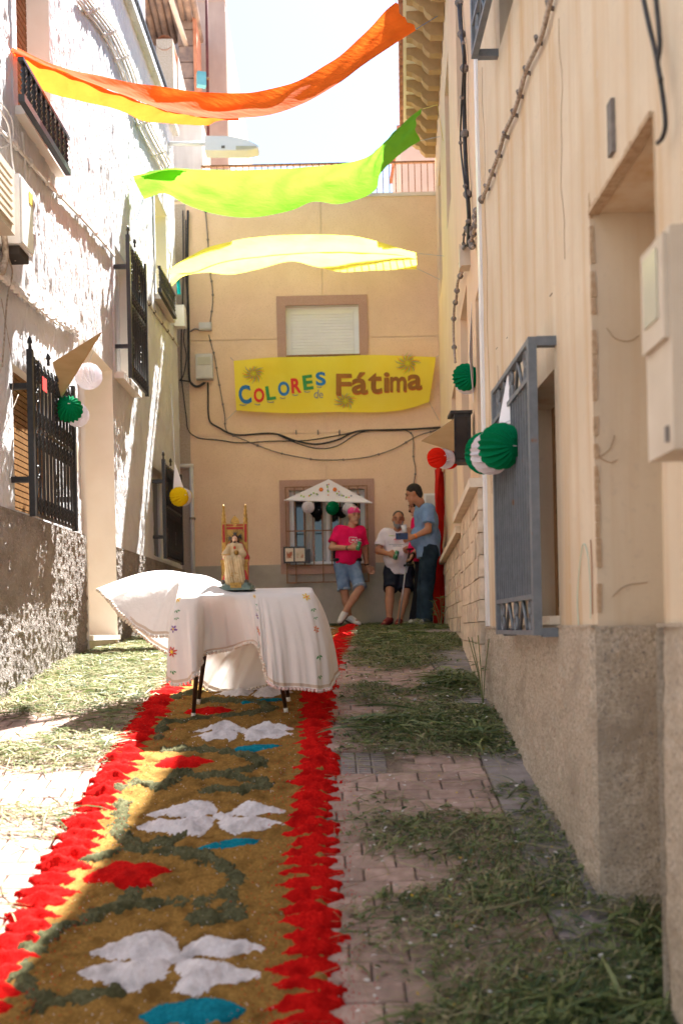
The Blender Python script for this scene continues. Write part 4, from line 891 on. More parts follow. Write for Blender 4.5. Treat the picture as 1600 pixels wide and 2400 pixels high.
def L5(ch, x0, y0, x1, y1, mat, rot=0.0, bold=.035, off=.006):
    a = Z5(x0, y0); b = Z5(x1, y1); return letter(ch, a[0], a[1], b[0], b[1], PT[mat], fb, ban_y, bold, rot, off)
for ch, x0, y0, x1, y1, c, r in (('C', 62, 262, 152, 400, 'blue', -.12), ('O', 172, 283, 250, 388, 'red', -.05), ('L', 262, 266, 330, 370, 'green', -.14), ('O', 350, 234, 434, 340, 'blue', -.1), ('R', 446, 208, 520, 320, 'red', -.08), ('E', 532, 186, 606, 294, 'green', -.12), ('S', 626, 164, 700, 264, 'blue', -.05)): L5(ch, x0, y0, x1, y1, c, r)
for ch, x0, y0, x1, y1 in (('F', 775, 178, 888, 330), ('á', 890, 168, 1008, 322), ('t', 1010, 172, 1112, 318), ('i', 1125, 170, 1165, 308), ('m', 1170, 202, 1290, 305), ('a', 1298, 186, 1404, 292)):
    L5(ch, x0 + 4, y0 + 7, x1 + 4, y1 + 9, 'shadow', .0, .012, .005); L5(ch, x0, y0, x1, y1, 'brown', 0, .02, .009)
L5('d', 615, 290, 646, 356, 'grey', .12, 0.0); L5('e', 650, 316, 680, 354, 'grey', .05, 0.0)
for (x0, y0, w_) in ((70, 404, 50), (180, 400, 40), (270, 382, 50), (365, 352, 40), (455, 330, 40), (540, 306, 45), (635, 272, 35)):
    m = MB(); pts = [at(*Z5(x0 + w_ * t, y0 + 6 * math.sin(3 * t)), 14.07) for t in np.linspace(0, 1, 5)]; m.tube([(p.x, float(ban_y(p.x, p.z)) - .006, p.z) for p in pts], .006, 5); m.build('brush_stroke', PT['grey'], fb)
for (cx, cy, R_) in ((170, 175, 85), (845, 375, 88), (1300, 105, 95)):
    for ci, cn in enumerate(('lime', 'orange', 'grey')):
        m = MB()
        for k in range(11):
            a = 2 * math.pi * (k + ci / 3) / 11; r0 = R_ * (.08 + .1 * ci); r1 = R_ * (.6 + .45 * random.random())
            pts = [at(*Z5(cx + r * math.cos(a + .7 * (r / R_)), cy + .85 * r * math.sin(a + .7 * (r / R_))), 14.07) for r in np.linspace(r0, r1, 4)]
            m.tube([(p.x, float(ban_y(p.x, p.z)) - .006, p.z) for p in pts], [.002, .0045, .0045, .0015], 5)
        m.build('painted_firework', PT[cn], fb)
for (a, b, c, d) in ((548, 846, 540, 838), (554, 962, 530, 985), (1005, 942, 1028, 985), (1020, 838, 1034, 828)): string_([at(a, b, 14.08), at(c, d, 14.185)], fb)

# ------------------------------------------------------------------ table, cloth
def gp(px, py):
    a, b = ray(px, py); lo, hi = 1.0, 20.0
    for _ in range(50):
        m_ = (lo + hi) / 2
        if EYE + b * m_ > gz(m_): lo = m_
        else: hi = m_
    return Vector((a * lo, lo, float(gz(lo))))
def tz(y): return 2.015 + (y - 5.83) * .10
m_wood = M('dark_wood', (.035, .018, .012), (.06, .032, .02), rough=.4, spec=.4, scale=12, stretch=(8, 8, 1)); m_foot = M('white_foot_cap', (.7, .68, .62), rough=.5)
tbl = thing('side_table', 'small table with four splayed dark legs under the embroidered cloth', 'table', (-.55, 6.1, float(gz(6.1))))
m = MB(); ys = (5.86, 6.39); m.hexa([(-.85, ys[0], tz(ys[0]) - .045), (-.16, ys[0], tz(ys[0]) - .045), (-.16, ys[1], tz(ys[1]) - .045), (-.85, ys[1], tz(ys[1]) - .045), (-.85, ys[0], tz(ys[0]) - .012), (-.16, ys[0], tz(ys[0]) - .012), (-.16, ys[1], tz(ys[1]) - .012), (-.85, ys[1], tz(ys[1]) - .012)]); m.build('table_top', m_wood, tbl)
for (px, py, tx, ty) in ((453, 1688, -.765, 5.95), (671, 1676, -.37, 5.95), (465, 1655, -.75, 6.3), (677, 1650, -.36, 6.3)):
    f = gp(px, py) + Vector((0, 0, .012)); t = Vector((tx, ty, tz(ty) - .045)); d = (t - f).normalized()
    m = MB(); m.tube([f + d * .03, t], [.012, .022], 12); lg = m.build('leg', m_wood, tbl, True)
    m = MB(); m.tube([f, f + d * .032], [.0125, .0135], 12); m.build('foot_cap', m_foot, lg, True)
ST = [((-.885, 5.84), (409, 1598, 5.76)), ((-.9, 5.98), (412, 1496, 5.93)), ((-.905, 6.12), (345, 1484, 6.03)), ((-.905, 6.28), (272, 1422, 6.15)), ((-.9, 6.4), (232, 1379, 6.3)), ((-.8, 6.42), (280, 1436, 6.5)),
      ((-.66, 6.42), (340, 1494, 6.6)), ((-.57, 6.42), (420, 1548, 6.62)), ((-.5, 6.42), (478, 1608, 6.6)), ((-.4, 6.42), (530, 1625, 6.58)), ((-.28, 6.42), (636, 1602, 6.6)), ((-.13, 6.4), (700, 1610, 6.62)), ((-.115, 6.15), (770, 1560, 6.25)),
      ((-.115, 5.87), (764, 1613, 5.8)), ((-.25, 5.83), (697, 1611, 5.74)), ((-.38, 5.83), (640, 1606, 5.70)), ((-.42, 5.83), (618, 1570, 5.75)), ((-.47, 5.83), (598, 1506, 5.80)), ((-.6, 5.83), (537, 1520, 6.02)), ((-.72, 5.83), (478, 1535, 6.02)), ((-.79, 5.83), (467, 1580, 5.70))]
def lift(x, y): return .095 * smooth(-.58, -.84, x) * smooth(5.84, 6.08, y)
def closed(P, n):
    P = [Vector(p) for p in P]; k = len(P); o = []
    for i in range(k):
        a, b, c, d = P[i - 1], P[i], P[(i + 1) % k], P[(i + 2) % k]
        for j in range(n):
            t = j / n; o.append(tuple(.5 * ((2 * b) + (c - a) * t + (2 * a - 5 * b + 4 * c - d) * t * t + (3 * b - a - 3 * c + d) * t ** 3)))
    return np.array(o)
NS = 14
Tl = closed([(a, b, 0) for (a, b), _ in ST], NS); Tl[:, 2] = tz(Tl[:, 1]) + lift(Tl[:, 0], Tl[:, 1]); Bl = closed([at(*q) for _, q in ST], NS); NC = len(Tl)
ctr = np.array([-.5, 6.13, 0]); outv = Tl - ctr; outv[:, 2] = 0; outv /= np.linalg.norm(outv, axis=1, keepdims=True)
par = np.arange(NC) / NS
flapw = np.interp(par, [0, .8, 1.6, 4, 5.5, 7.2, 21], [0, .6, 1, 1, .7, 0, 0]); bul = np.interp(par, [0, 1, 4, 8, 11, 12.3, 13.2, 14.5, 17, 19.5, 21], [.02, .0, 0, .03, .03, .03, .03, .03, .02, -.02, .03])
def cloth_pt(ci, s):           # s in 0..1 down the skirt
    P = Tl[ci] + (Bl[ci] - Tl[ci]) * s
    P = P + outv[ci] * (bul[ci] * math.sin(math.pi * min(1, s * 1.0)) + .018 * (1 - math.exp(-s * 14)) * (1 - flapw[ci]) - .0 * s)
    P[2] += flapw[ci] * .06 * math.sin(math.pi * s ** .8) - (1 - flapw[ci]) * 0
    rp = .015 * math.sin(par[ci] * 5.1 + .6) + .010 * math.sin(par[ci] * 11.3) + .006 * math.sin(par[ci] * 23 + s * 5)
    return P + outv[ci] * rp * s * (1 - .5 * flapw[ci])
rows = []
for q in (0.0, .25, .5, .7, .85, .95):
    R = ctr + (Tl - ctr) * q; R[:, 2] = tz(R[:, 1]) + lift(R[:, 0], R[:, 1]) + .0015 * fbm(R[:, 0] * 20, R[:, 1] * 20, seed=4); rows.append(R)
SK = 22
for r in range(SK + 1):
    s = r / SK; rows.append(np.array([cloth_pt(i, s) for i in range(NC)]))
V = np.array(rows).reshape(-1, 3); m_ = len(rows)
F = np.array([[i * NC + j, i * NC + (j + 1) % NC, (i + 1) * NC + (j + 1) % NC, (i + 1) * NC + j] for i in range(m_ - 1) for j in range(NC)])
m_cloth = M('linen_cloth', (.79, .745, .70), (.84, .80, .76), rough=.9, spec=.05, scale=3, bump=.35, bscale=9, bdist=.02, translucent=.22)
tc = thing('tablecloth', 'cream embroidered tablecloth with pompom hem, one corner blown up by wind', 'tablecloth', (-.55, 6.1, 2.05))
npmesh('linen', V, F, m_cloth, tc)
m_hem = M('hem_band', (.62, .50, .38), (.68, .56, .44), rough=.9, translucent=.2); Vh = []
for s in (.955, .985):
    for i in range(NC): Vh.append(cloth_pt(i, s) + outv[i] * .002)
F = np.array([[j, (j + 1) % NC, NC + (j + 1) % NC, NC + j] for j in range(NC)]); npmesh('hem_band', np.array(Vh), F, m_hem, tc)
m_pom = M('pompom', (.66, .58, .48), (.76, .68, .58), rough=.95, scale=60, bump=.6, bscale=160); m_pomp = M('pink_pompom', (.66, .5, .46), (.74, .58, .54), rough=.95, scale=60)
pm = MB().ball((0, 0, 0), .0105, 8, 6).mesh('pompom', m_pom, True); pmp = MB().ball((0, 0, 0), .0105, 8, 6).mesh('pompom', m_pomp, True)
hem = np.array([cloth_pt(i, 1.0) for i in range(NC)]); hl = np.concatenate([[0], np.cumsum(np.linalg.norm(np.diff(np.vstack([hem, hem[:1]]), axis=0), axis=1))])
hx = np.vstack([hem, hem[:1]])
for d in np.arange(0, hl[-1], .0235):
    p = [np.interp(d, hl, hx[:, i]) for i in range(3)]; pp = np.interp(d, hl, np.arange(NC + 1) / NS)
    o = link('pompom', pmp if 12.8 < pp < 15.6 else pm, tc); o.location = (p[0] + random.uniform(-.003, .003), p[1] + random.uniform(-.003, .003), p[2] - .008)
# embroidery: small thread motifs lying on the linen
TH = dict(red=M('thread_red', (.55, .03, .015)), yellow=M('thread_yellow', (.75, .5, .06)), green=M('thread_green', (.05, .25, .06)), purple=M('thread_purple', (.2, .09, .32)), orange=M('thread_orange', (.75, .2, .06)), brown=M('thread_brown', (.12, .05, .05)))
def on_cloth(pc, s, du, dv, off=.003):
    c = (pc + du) * NS; i0 = int(math.floor(c)) % NC; i1 = (i0 + 1) % NC; fr = c - math.floor(c); s = min(.995, max(.001, s + dv))
    P = cloth_pt(i0, s) * (1 - fr) + cloth_pt(i1, s) * fr; return P + outv[i0] * off
def motif(pc, s, kind, ku, kv, parent=tc):      # ku, kv: size in (station, s)
    if kind == 'daisy': spec_ = [('red', 8, 1.0, .0), ('yellow', 1, .35, .0015)]
    elif kind == 'pansy': spec_ = [('purple', 5, 1.0, .0), ('yellow', 1, .3, .0015)]
    elif kind == 'lily': spec_ = [('yellow', 6, 1.0, .0), ('orange', 1, .25, .0015)]
    elif kind == 'spray': spec_ = [('orange', 6, .9, .0)]
    else: spec_ = [('green', 3, 1.0, .0)]
    for cn, n, R_, o in spec_:
        m = MB()
        if n == 1: m.add([on_cloth(pc, s, ku * R_ * math.cos(a), kv * R_ * math.sin(a), .004 + o) for a in np.linspace(0, 2 * math.pi, 9)[:-1]], [tuple(range(8))])
        else:
            for k in range(n):
                a = (2 * math.pi * k / n + .3) if n != 3 else (.9 + .9 * k); w_ = .9 * math.pi / n if n > 3 else .35
                pts = [(.12, 0), (.6, -w_ * .75), (.95, -w_ * .3), (1.0, 0), (.95, w_ * .3), (.6, w_ * .75)]
                m.add([on_cloth(pc, s, ku * R_ * r * math.cos(a + t), kv * R_ * r * math.sin(a + t), .004 + o) for r, t in pts], [tuple(range(6))])
        m.build({'daisy': 'embroidered_daisy', 'pansy': 'embroidered_pansy', 'lily': 'embroidered_lily', 'spray': 'embroidered_spray'}.get(kind, 'embroidered_leaf'), TH[cn], parent)
for pc in (20.85, 16.62, 13.35):
    motif(pc, .04, 'lily', .17, .04); motif(pc - .1, .16, 'leaf', .16, .04); motif(pc - .12, .25, 'leaf', .12, .03); motif(pc - .05, .38, 'pansy' if pc != 13.35 else 'spray', .16, .045); motif(pc - .02, .64, 'daisy' if pc != 13.35 else 'leaf', .2, .06); motif(pc, .85, 'leaf', .17, .045)
motif(3.55, .78, 'leaf', .35, .12); motif(3.25, .66, 'daisy', .22, .08); motif(3.7, .6, 'leaf', .2, .08); motif(9.1, .5, 'spray', .3, .07)

# ------------------------------------------------------------------ implicit surfaces for figures
def surfnet(Fd, org, h):
    s = Fd < 0; nx, ny, nz = Fd.shape
    c = [s[i:nx - 1 + i, j:ny - 1 + j, k:nz - 1 + k] for i in (0, 1) for j in (0, 1) for k in (0, 1)]
    cnt = sum(q.astype(np.int8) for q in c); act = (cnt > 0) & (cnt < 8); idx = np.full(act.shape, -1, np.int64); I = np.argwhere(act); idx[act] = np.arange(len(I))
    cor = np.array([(i, j, k) for i in (0, 1) for j in (0, 1) for k in (0, 1)]); val = np.stack([Fd[I[:, 0] + a, I[:, 1] + b, I[:, 2] + d] for a, b, d in cor], 1)
    P = np.zeros((len(I), 3)); W = np.zeros(len(I))
    for a in range(8):
        for b in range(a + 1, 8):
            if np.abs(cor[a] - cor[b]).sum() == 1:
                va, vb = val[:, a], val[:, b]; mk = (va < 0) != (vb < 0); t = np.where(mk, va / np.where(mk, va - vb, 1), 0)
                P += np.where(mk[:, None], cor[a] + (cor[b] - cor[a]) * t[:, None], 0); W += mk
    V = org + (I + P / W[:, None]) * h; Fs = []
    for ax in range(3):
        a = [slice(None)] * 3; b = [slice(None)] * 3; a[ax] = slice(0, -1); b[ax] = slice(1, None)
        sa, sb = s[tuple(a)], s[tuple(b)]; E = np.argwhere(sa != sb); o1, o2 = [(1, 2), (2, 0), (0, 1)][ax]
        ok = (E[:, o1] > 0) & (E[:, o2] > 0) & (E[:, o1] < Fd.shape[o1] - 1) & (E[:, o2] < Fd.shape[o2] - 1); E = E[ok]
        def g(d1, d2):
            q = E.copy(); q[:, o1] -= d1; q[:, o2] -= d2; return idx[q[:, 0], q[:, 1], q[:, 2]]
        Q = np.stack([g(1, 1), g(0, 1), g(0, 0), g(1, 0)], 1); fl = ~sa[tuple(E.T)]; Q[fl] = Q[fl][:, ::-1]; Fs.append(Q)
    return V, np.concatenate(Fs)
def sdf_mesh(name, prims, h, mat, parent, k=.02, noise=None):
    """prims: ('c', a, b, ra, rb[, flat]) tapered capsule; ('e', c, (rx,ry,rz)[, rot]) ellipsoid"""
    lo = np.full(3, 1e9); hi = -lo
    B = []
    for p in prims:
        if p[0] == 'c': r = max(p[3], p[4]); a, b = np.array(p[1], float), np.array(p[2], float); l, u = np.minimum(a, b) - r, np.maximum(a, b) + r
        else: c = np.array(p[1], float); r = max(p[2]); l, u = c - r, c + r
        B.append((l, u)); lo = np.minimum(lo, l); hi = np.maximum(hi, u)
    pad = k + 3 * h; lo -= pad; hi += pad; n = np.ceil((hi - lo) / h).astype(int) + 1
    Fd = np.full(n, 1.0, np.float32); ax = [lo[i] + h * np.arange(n[i]) for i in range(3)]
    for p, (l, u) in zip(prims, B):
        i0 = np.maximum(0, np.floor((l - pad - lo) / h).astype(int)); i1 = np.minimum(n, np.ceil((u + pad - lo) / h).astype(int) + 1)
        X, Y, Z = np.meshgrid(*[ax[q][i0[q]:i1[q]] for q in range(3)], indexing='ij')
        if p[0] == 'c':
            a, b = np.array(p[1], float), np.array(p[2], float); e = b - a; L2 = e @ e + 1e-12; x, y, z = X - a[0], Y - a[1], Z - a[2]
            tt = (x * e[0] + y * e[1] + z * e[2]) / L2; t = np.clip(tt, 0, 1)
            d = np.sqrt((x - e[0] * t) ** 2 + (y - e[1] * t) ** 2 + (z - e[2] * t) ** 2) - (p[3] + (p[4] - p[3]) * t)
            if len(p) > 5 and p[5]: d = np.maximum(d, (tt - 1) * math.sqrt(L2))
        else:
            x, y, z = X - p[1][0], Y - p[1][1], Z - p[1][2]
            if len(p) > 3:
                R = np.array(p[3]); x, y, z = [R[0][q] * x + R[1][q] * y + R[2][q] * z for q in range(3)]
            rx, ry, rz = p[2]; q = np.sqrt((x / rx) ** 2 + (y / ry) ** 2 + (z / rz) ** 2); q2 = np.sqrt((x / rx ** 2) ** 2 + (y / ry ** 2) ** 2 + (z / rz ** 2) ** 2) + 1e-9; d = q * (q - 1) / q2
        sl = tuple(slice(i0[q], i1[q]) for q in range(3)); f = Fd[sl]
        m = np.clip(.5 + .5 * (f - d) / k, 0, 1); Fd[sl] = f + (d - f) * m - k * m * (1 - m)
    if noise is not None:
        X, Y, Z = np.meshgrid(*ax, indexing='ij'); Fd = Fd + noise(X, Y, Z).astype(np.float32)
    V, Q = surfnet(Fd, lo, h)
    return npmesh(name, V, Q, mat, parent)

# ------------------------------------------------------------------ statue on the table
SB = Vector((-.570, 6.13, tz(6.13) + .006)); st = thing('throne_statue', 'painted statuette of a robed seated figure on a tall gilded gothic throne', 'statue', SB)
m_gilt = M('old_gilt', (.34, .18, .03), (.48, .28, .055), rough=.38, metal=.35, spec=.5, scale=60, bump=.4, bscale=160, stain=(.16, .08, .02), sscale=40, samt=(.55, .7)); m_tred = M('throne_red', (.32, .02, .015), rough=.5)
m_marb = M('green_marble', (.07, .12, .09), (.18, .22, .17), rough=.3, scale=40, spec=.5, stain=(.3, .2, .06), sscale=25, samt=(.58, .7)); m_robe = M('cream_robe', (.47, .33, .165), (.58, .44, .25), rough=.6, scale=30); m_cape = M('red_cape', (.4, .03, .03), (.5, .05, .045), rough=.55, scale=30)
m_hair = M('statue_hair', (.06, .03, .018), (.1, .055, .03), scale=80); m_sskin = M('statue_skin', (.6, .36, .22), (.68, .42, .27), rough=.5, scale=30); m_tin = M('dark_metal', (.06, .05, .04), (.12, .1, .08), rough=.4, metal=.6)
def sp(x, y, z): return SB + Vector((x, y, z))
def sbox(x0, x1, y0, y1, z0, z1): m = MB(); m.box(sp((x0 + x1) / 2, (y0 + y1) / 2, (z0 + z1) / 2), (x1 - x0, y1 - y0, z1 - z0)); return m
m = MB(); m.poly([sp(x, y, 0) for x, y in ((-.107, -.06), (-.085, -.085), (.085, -.085), (.107, -.06), (.107, .05), (.085, .065), (-.085, .065), (-.107, .05))], (0, 0, .026)); m.build('base', m_marb, st)
m = MB(); m.poly([sp(x, y, .0265) for x, y in ((-.09, -.05), (-.07, -.068), (.07, -.068), (.09, -.05), (.09, .045), (-.09, .045))], (0, 0, .018)); m.build('base_step', m_marb, st)
m = MB(); m.poly([sp(x, -.075, z) for x, z in ((-.032, .012), (.032, .012), (.036, .045), (-.036, .045))], (0, -.014, 0)); m.build('base_plaque', m_gilt, st)
sbox(-.068, .05, .03, .045, .045, .415).build('throne_back', m_gilt, st)
for i in range(9): sbox(-.062 + i * .012, -.055 + i * .012, .027, .0298, .345, .372).build('arcade', m_gilt, st)
sbox(-.064, -.018, .027, .0298, .402, .409).build('red_band', m_tred, st); sbox(0, .046, .027, .0298, .402, .409).build('red_band', m_tred, st); sbox(-.06, .042, .027, .0298, .38, .394).build('red_band', m_tred, st)
m = MB(); m.poly([sp(x, .03, z) for x, z in ((-.034, .416), (-.034, .43), (-.028, .445), (-.016, .458), (-.008, .468), (0, .458), (.012, .445), (.018, .43), (.018, .416))], (0, .014, 0)); m.build('gable', m_gilt, st)
for x in (-.078, .057):
    p = sbox(x - .013, x + .013, .02, .046, .045, .42).build('post', m_gilt, st); sbox(x - .007, x + .007, .0165, .0195, .30, .41).build('red_panel', m_tred, p)
    m = MB(); m.lathe(sp(x, .033, 0), [(.42, .016), (.43, .012), (.445, .015), (.455, .01), (.47, .0125), (.48, .009), (.495, .011), (.503, .007), (.515, .009), (.525, .008), (.535, .002)], 8); m.build('pinnacle', m_gilt, p, True)
    m = sbox(x - .014, x + .014, -.04, .02, .045, .17); m.build('arm_support', m_gilt, st); m = sbox(x - .017, x + .017, -.05, .02, .17, .187); m.build('armrest', m_gilt, st)
    m = MB(); m.ball(sp(x, -.05, .05), .02, 10, 7, (1, 1, .8)); m.build('claw_foot', m_tin, st, True)
sbox(-.06, .045, -.03, .03, .045, .14).build('seat', m_tred, st)
x0 = -.008; C3 = lambda x, y, z: tuple(sp(x + x0, y, z))
sdf_mesh('robe', [('c', C3(0, .0, .27), C3(0, .005, .19), .031, .04), ('c', C3(-.03, .0, .272), C3(.03, 0, .272), .017, .017), ('c', C3(-.018, .0, .185), C3(-.028, -.058, .175), .034, .033), ('c', C3(.018, .0, .185), C3(.028, -.058, .175), .034, .033),
     ('c', C3(-.028, -.058, .175), C3(-.03, -.052, .056), .03, .033), ('c', C3(.026, -.058, .175), C3(.03, -.052, .056), .03, .033), ('c', C3(-.036, 0, .268), C3(-.055, -.022, .222), .016, .021), ('c', C3(-.055, -.022, .222), C3(-.054, -.045, .208), .02, .018), ('c', C3(-.056, -.04, .205), C3(-.05, -.038, .175), .014, .008),
     ('c', C3(.036, 0, .268), C3(.05, -.025, .222), .016, .02), ('c', C3(.05, -.025, .222), C3(.025, -.05, .212), .019, .017)], .0028, m_robe, st, k=.014, noise=lambda X, Y, Z: .0016 * np.sin(X * 420 + Z * 60) * (Z < SB.z + .2))
sdf_mesh('cape', [('c', C3(-.036, .012, .275), C3(-.06, .005, .2), .014, .02), ('c', C3(.036, .012, .275), C3(.064, .0, .2), .016, .024), ('c', C3(.064, 0, .2), C3(.056, -.03, .06), .02, .026), ('c', C3(-.058, .005, .17), C3(-.054, -.03, .06), .016, .026), ('c', C3(-.03, .016, .285), C3(.03, .016, .285), .014, .014)], .0032, m_cape, st, k=.012)
sdf_mesh('face', [('e', C3(0, -.006, .315), (.0165, .018, .023)), ('c', C3(0, 0, .3), C3(0, 0, .275), .01, .012), ('c', C3(0, -.023, .314), C3(0, -.0255, .307), .003, .0035), ('e', C3(-.056, -.058, .21), (.009, .011, .008)), ('e', C3(.03, -.068, .206), (.012, .01, .006))], .0022, m_sskin, st, k=.005)
sdf_mesh('hair', [('e', C3(0, .004, .325), (.021, .02, .02)), ('c', C3(-.017, .002, .318), C3(-.024, -.002, .275), .008, .008), ('c', C3(.017, .002, .318), C3(.024, -.002, .275), .008, .008), ('e', C3(0, -.02, .297), (.0085, .006, .008))], .0024, m_hair, st, k=.006)
for sx in (-1, 1):
    m = MB(); m.ball(sp(x0 + sx * .006, -.0235, .318), .0022, 6, 5); m.build('eye', m_hair, st)
for cx, cz, a0 in ((0, .338, math.pi / 2), (-.03, .325, math.pi), (.03, .33, .2)):
    for i in range(7):
        a = a0 + (i - 3) * .2; l = .026 if i % 2 == 0 else .018; m = MB(); m.tube([sp(x0 + cx * .6, .012, cz), sp(x0 + cx * .6 + l * 1.25 * math.cos(a), .012, cz + l * 1.25 * math.sin(a))], [.0028, .0014], 5); m.build('halo_ray', m_tin, st)
m = MB(); m.ball(sp(x0 + .014, -.072, .228), .0155, 12, 9); m.build('orb', M('gilt_orb', (.25, .14, .03), (.34, .2, .05), rough=.35, metal=.5), st, True)
m = MB(); m.tube([sp(-.09, -.064, .218), sp(-.03, -.066, .219)], .0025, 6); m.build('sceptre', m_gilt, st)
m = MB(); m.ball(sp(x0, -.033, .262), .008, 8, 6, (1, .5, 1.2)); m.build('heart', M('heart_red', (.5, .06, .03)), st, True)
for i in range(16):
    m = MB(); m.ball(sp(x0 + random.uniform(-.024, .026), -.087, .062 + .05 * random.random()), .003, 5, 4); m.build('robe_ornament', m_gilt, st)
# ------------------------------------------------------------------ lane fittings: cables, boxes, lamp
def wires(w, pts, off, r, name, label, mat, clips=0, parent=None, n=6):
    P = [w.at(px, py, off) for px, py in pts]; t = thing(name, label, 'cable', P[0])
    c = catmull(P, 6); m = MB(); m.tube(c, r, n); m.build('wire', mat, t, True)
    for k in range(clips):
        p = c[int((k + .5) / clips * (len(c) - 1))]; m = MB(); m.ball(p, r * 1.9, 7, 5); m.build('clip', m_gcable, t)
    return t
def bundle(w, lines, name, label, mat, off=.03, clips=0, ties=None):
    t = thing(name, label, 'cable', w.at(*lines[0][0][0], off))
    for pts, r, dz in lines:
        c = catmull([w.at(px, py, off + dz) for px, py in pts], 6); m = MB(); m.tube(c, r, 6); m.build('wire', mat, t, True)
        for k in range(clips):
            m = MB(); m.ball(c[int((k + .5) / clips * (len(c) - 1))], r * 2.2, 6, 5); m.build('clip', m_gcable if mat is not m_wcable else m_wcable, t)
    return t
hi = [(187, 0), (249, 80), (291, 172), (329, 291), (383, 394)]
bundle(LW, [([(x + dx, y + dy) for x, y in hi], .012, .012 * (i % 3)) for i, (dx, dy) in enumerate(((0, 0), (7, -3), (14, -5), (-6, 2), (20, -8)))], 'cable_run', 'whitewashed cable ladder climbing under the roof of the white house', m_wcable, clips=6)
bundle(LW, [([(-10, 296), (34, 337), (111, 425), (199, 517), (268, 597)], .013, 0), ([(-8, 299), (40, 346), (111, 429), (199, 520), (268, 600)], .010, .01)], 'cable_run', 'painted cable run above the meter boxes of the white house', m_wcable, clips=9)
bundle(LW, [([(-8, 628), (48, 679), (140, 752), (175, 773), (178, 800)], .013, 0), ([(-8, 634), (48, 684), (140, 757), (172, 776)], .011, .012), ([(-6, 640), (48, 690), (135, 760)], .010, .02)], 'cable_run', 'triple painted cable run above the lower spear grille', m_wcable, clips=12)
wires(LW, [(344, 704), (380, 757), (418, 811)], .02, .012, 'cable_run', 'short painted cable below the small far balcony', m_wcable, 5)
bundle(LW, [([(0, 255), (22, 300), (30, 380), (42, 450), (48, 520), (34, 560)], .007, .05), ([(2, 240), (28, 280), (30, 330), (6, 345), (-10, 335)], .005, .03), ([(52, 310), (60, 380), (62, 440)], .006, .01)], 'cable_tangle', 'loose cables hanging over the meter boxes on the white house', m_wcable)
bundle(LW, [([(10, 548), (14, 600), (5, 640)], .022, .05), ([(26, 560), (20, 600), (30, 640), (18, 700), (6, 860)], .006, .03), ([(40, 570), (46, 595), (36, 610)], .008, .05), ([(4, 700), (30, 860), (28, 955), (44, 925)], .003, .01)], 'cable_tail', 'cables dropping from the meter boxes to the lower wall', m_tcable)
ac = thing('junction_cabinet', 'rounded cream cabinet with ribbed cover on the white house', 'cabinet', LW.p(6.75, 4.9, .0))
m = MB(); LW.box(m, 6.1, 6.52, 4.42, 4.84, .01, .2); m.build('case', m_cbox, ac)
for k in range(7):
    m = MB(); LW.box(m, 6.15, 6.47, 4.47 + .05 * k, 4.495 + .05 * k, .2005, .212); m.build('rib', m_cbox, ac)
mb_ = handle_box(LW, 'meter_cabinet', 'white meter cabinet with yellow warning sticker beside ribbed cabinet', 'cabinet', 6.72, 6.97, 4.45, 4.92, .17, m_whitep)
m = MB(); LW.box(m, 6.88, 6.95, 4.79, 4.87, .183, .186); m.build('sticker', M('sticker_yellow', (.75, .6, .05)), mb_)
m = MB(); LW.box(m, 6.75, 6.95, 4.39, 4.445, .03, .15); m.build('terminal_block', m_dark, mb_)
handle_box(LW, 'intercom', 'cream intercom plate between the spear grille and the doorway', 'intercom', 8.28, 8.52, 3.18, 3.44, .03, m_cbox)
m = MB(); LW.box(m, 8.42, 8.47, 2.95, 3.01, .01, .04); tag(m.build('bell_push', m_gcable), 'small bell push under the cream intercom plate', 'bell')
o = thing('corner_box', 'white plastic box on the far corner of the white house', 'box', LW.p(13.6, 6.0, .05)); m = MB(); m.box(at(421, 743, 13.6), (.16, .2, .27)); m.build('case', m_whitep, o); m = MB(); m.box(at(421, 743, 13.49), (.14, .012, .25)); m.build('lid', m_whitep, o)
# cables on the ochre house
BC = lambda pts: [(380 + x / 4.706, 600 + y / 4.706) for x, y in pts]
bundle(BW, [(BC([(230, -500), (235, 200), (225, 560), (215, 820), (215, 1300), (240, 1560), (265, 1750), (290, 1920), (400, 2005), (620, 2030), (860, 2060)]) + [(640, 1034), (720, 1032), (800, 1019), (850, 1010), (960, 1006), (1036, 1003)], .008, 0),
            (BC([(285, -500), (280, 250), (290, 600), (295, 1000), (300, 1330), (330, 1410), (390, 1440), (470, 1400)]), .018, .02), (BC([(262, -400), (262, 200), (280, 500), (240, 900), (270, 1100), (240, 1300), (200, 1370)]), .008, .03), (BC([(190, 1370), (300, 1385), (330, 1420), (400, 1445), (480, 1395)]), .01, .05)],
       'cable_bundle', 'thick black cable bundle running down the pebbled corner', m_cable)
bundle(BW, [(BC([(505, 1395), (508, 1550), (512, 1750), (540, 1840), (640, 1900), (720, 1945), (860, 1975)]) + [(640, 1016), (690, 1032), (740, 1041), (790, 1031), (840, 1010), (930, 1008), (1036, 1001)], .013, 0), ([(652, 1020), (700, 1040), (745, 1051), (790, 1045), (850, 1012), (940, 1006), (1036, 1004)], .008, .015)], 'cable_bundle', 'black cables looping under the painted banner from the meter box', m_cable)
bundle(BW, [(BC([(470, -600), (500, -250), (530, 180), (550, 300), (560, 500), (530, 730)]), .008, 0)], 'wall_cable', 'grey cable running down into the small junction box', m_gcable, clips=6)
bundle(BW, [(BC([(515, 870), (550, 1000), (585, 1140), (615, 1330), (650, 1520), (690, 1750), (715, 1930)]) + [(570, 1030), (640, 1057), (700, 1071), (760, 1078), (850, 1073), (920, 1053), (980, 1021), (1036, 1005)], .0075, 0)], 'wall_cable', 'thin grey cable sagging across the ochre wall over the lower window', m_gcable, clips=14)
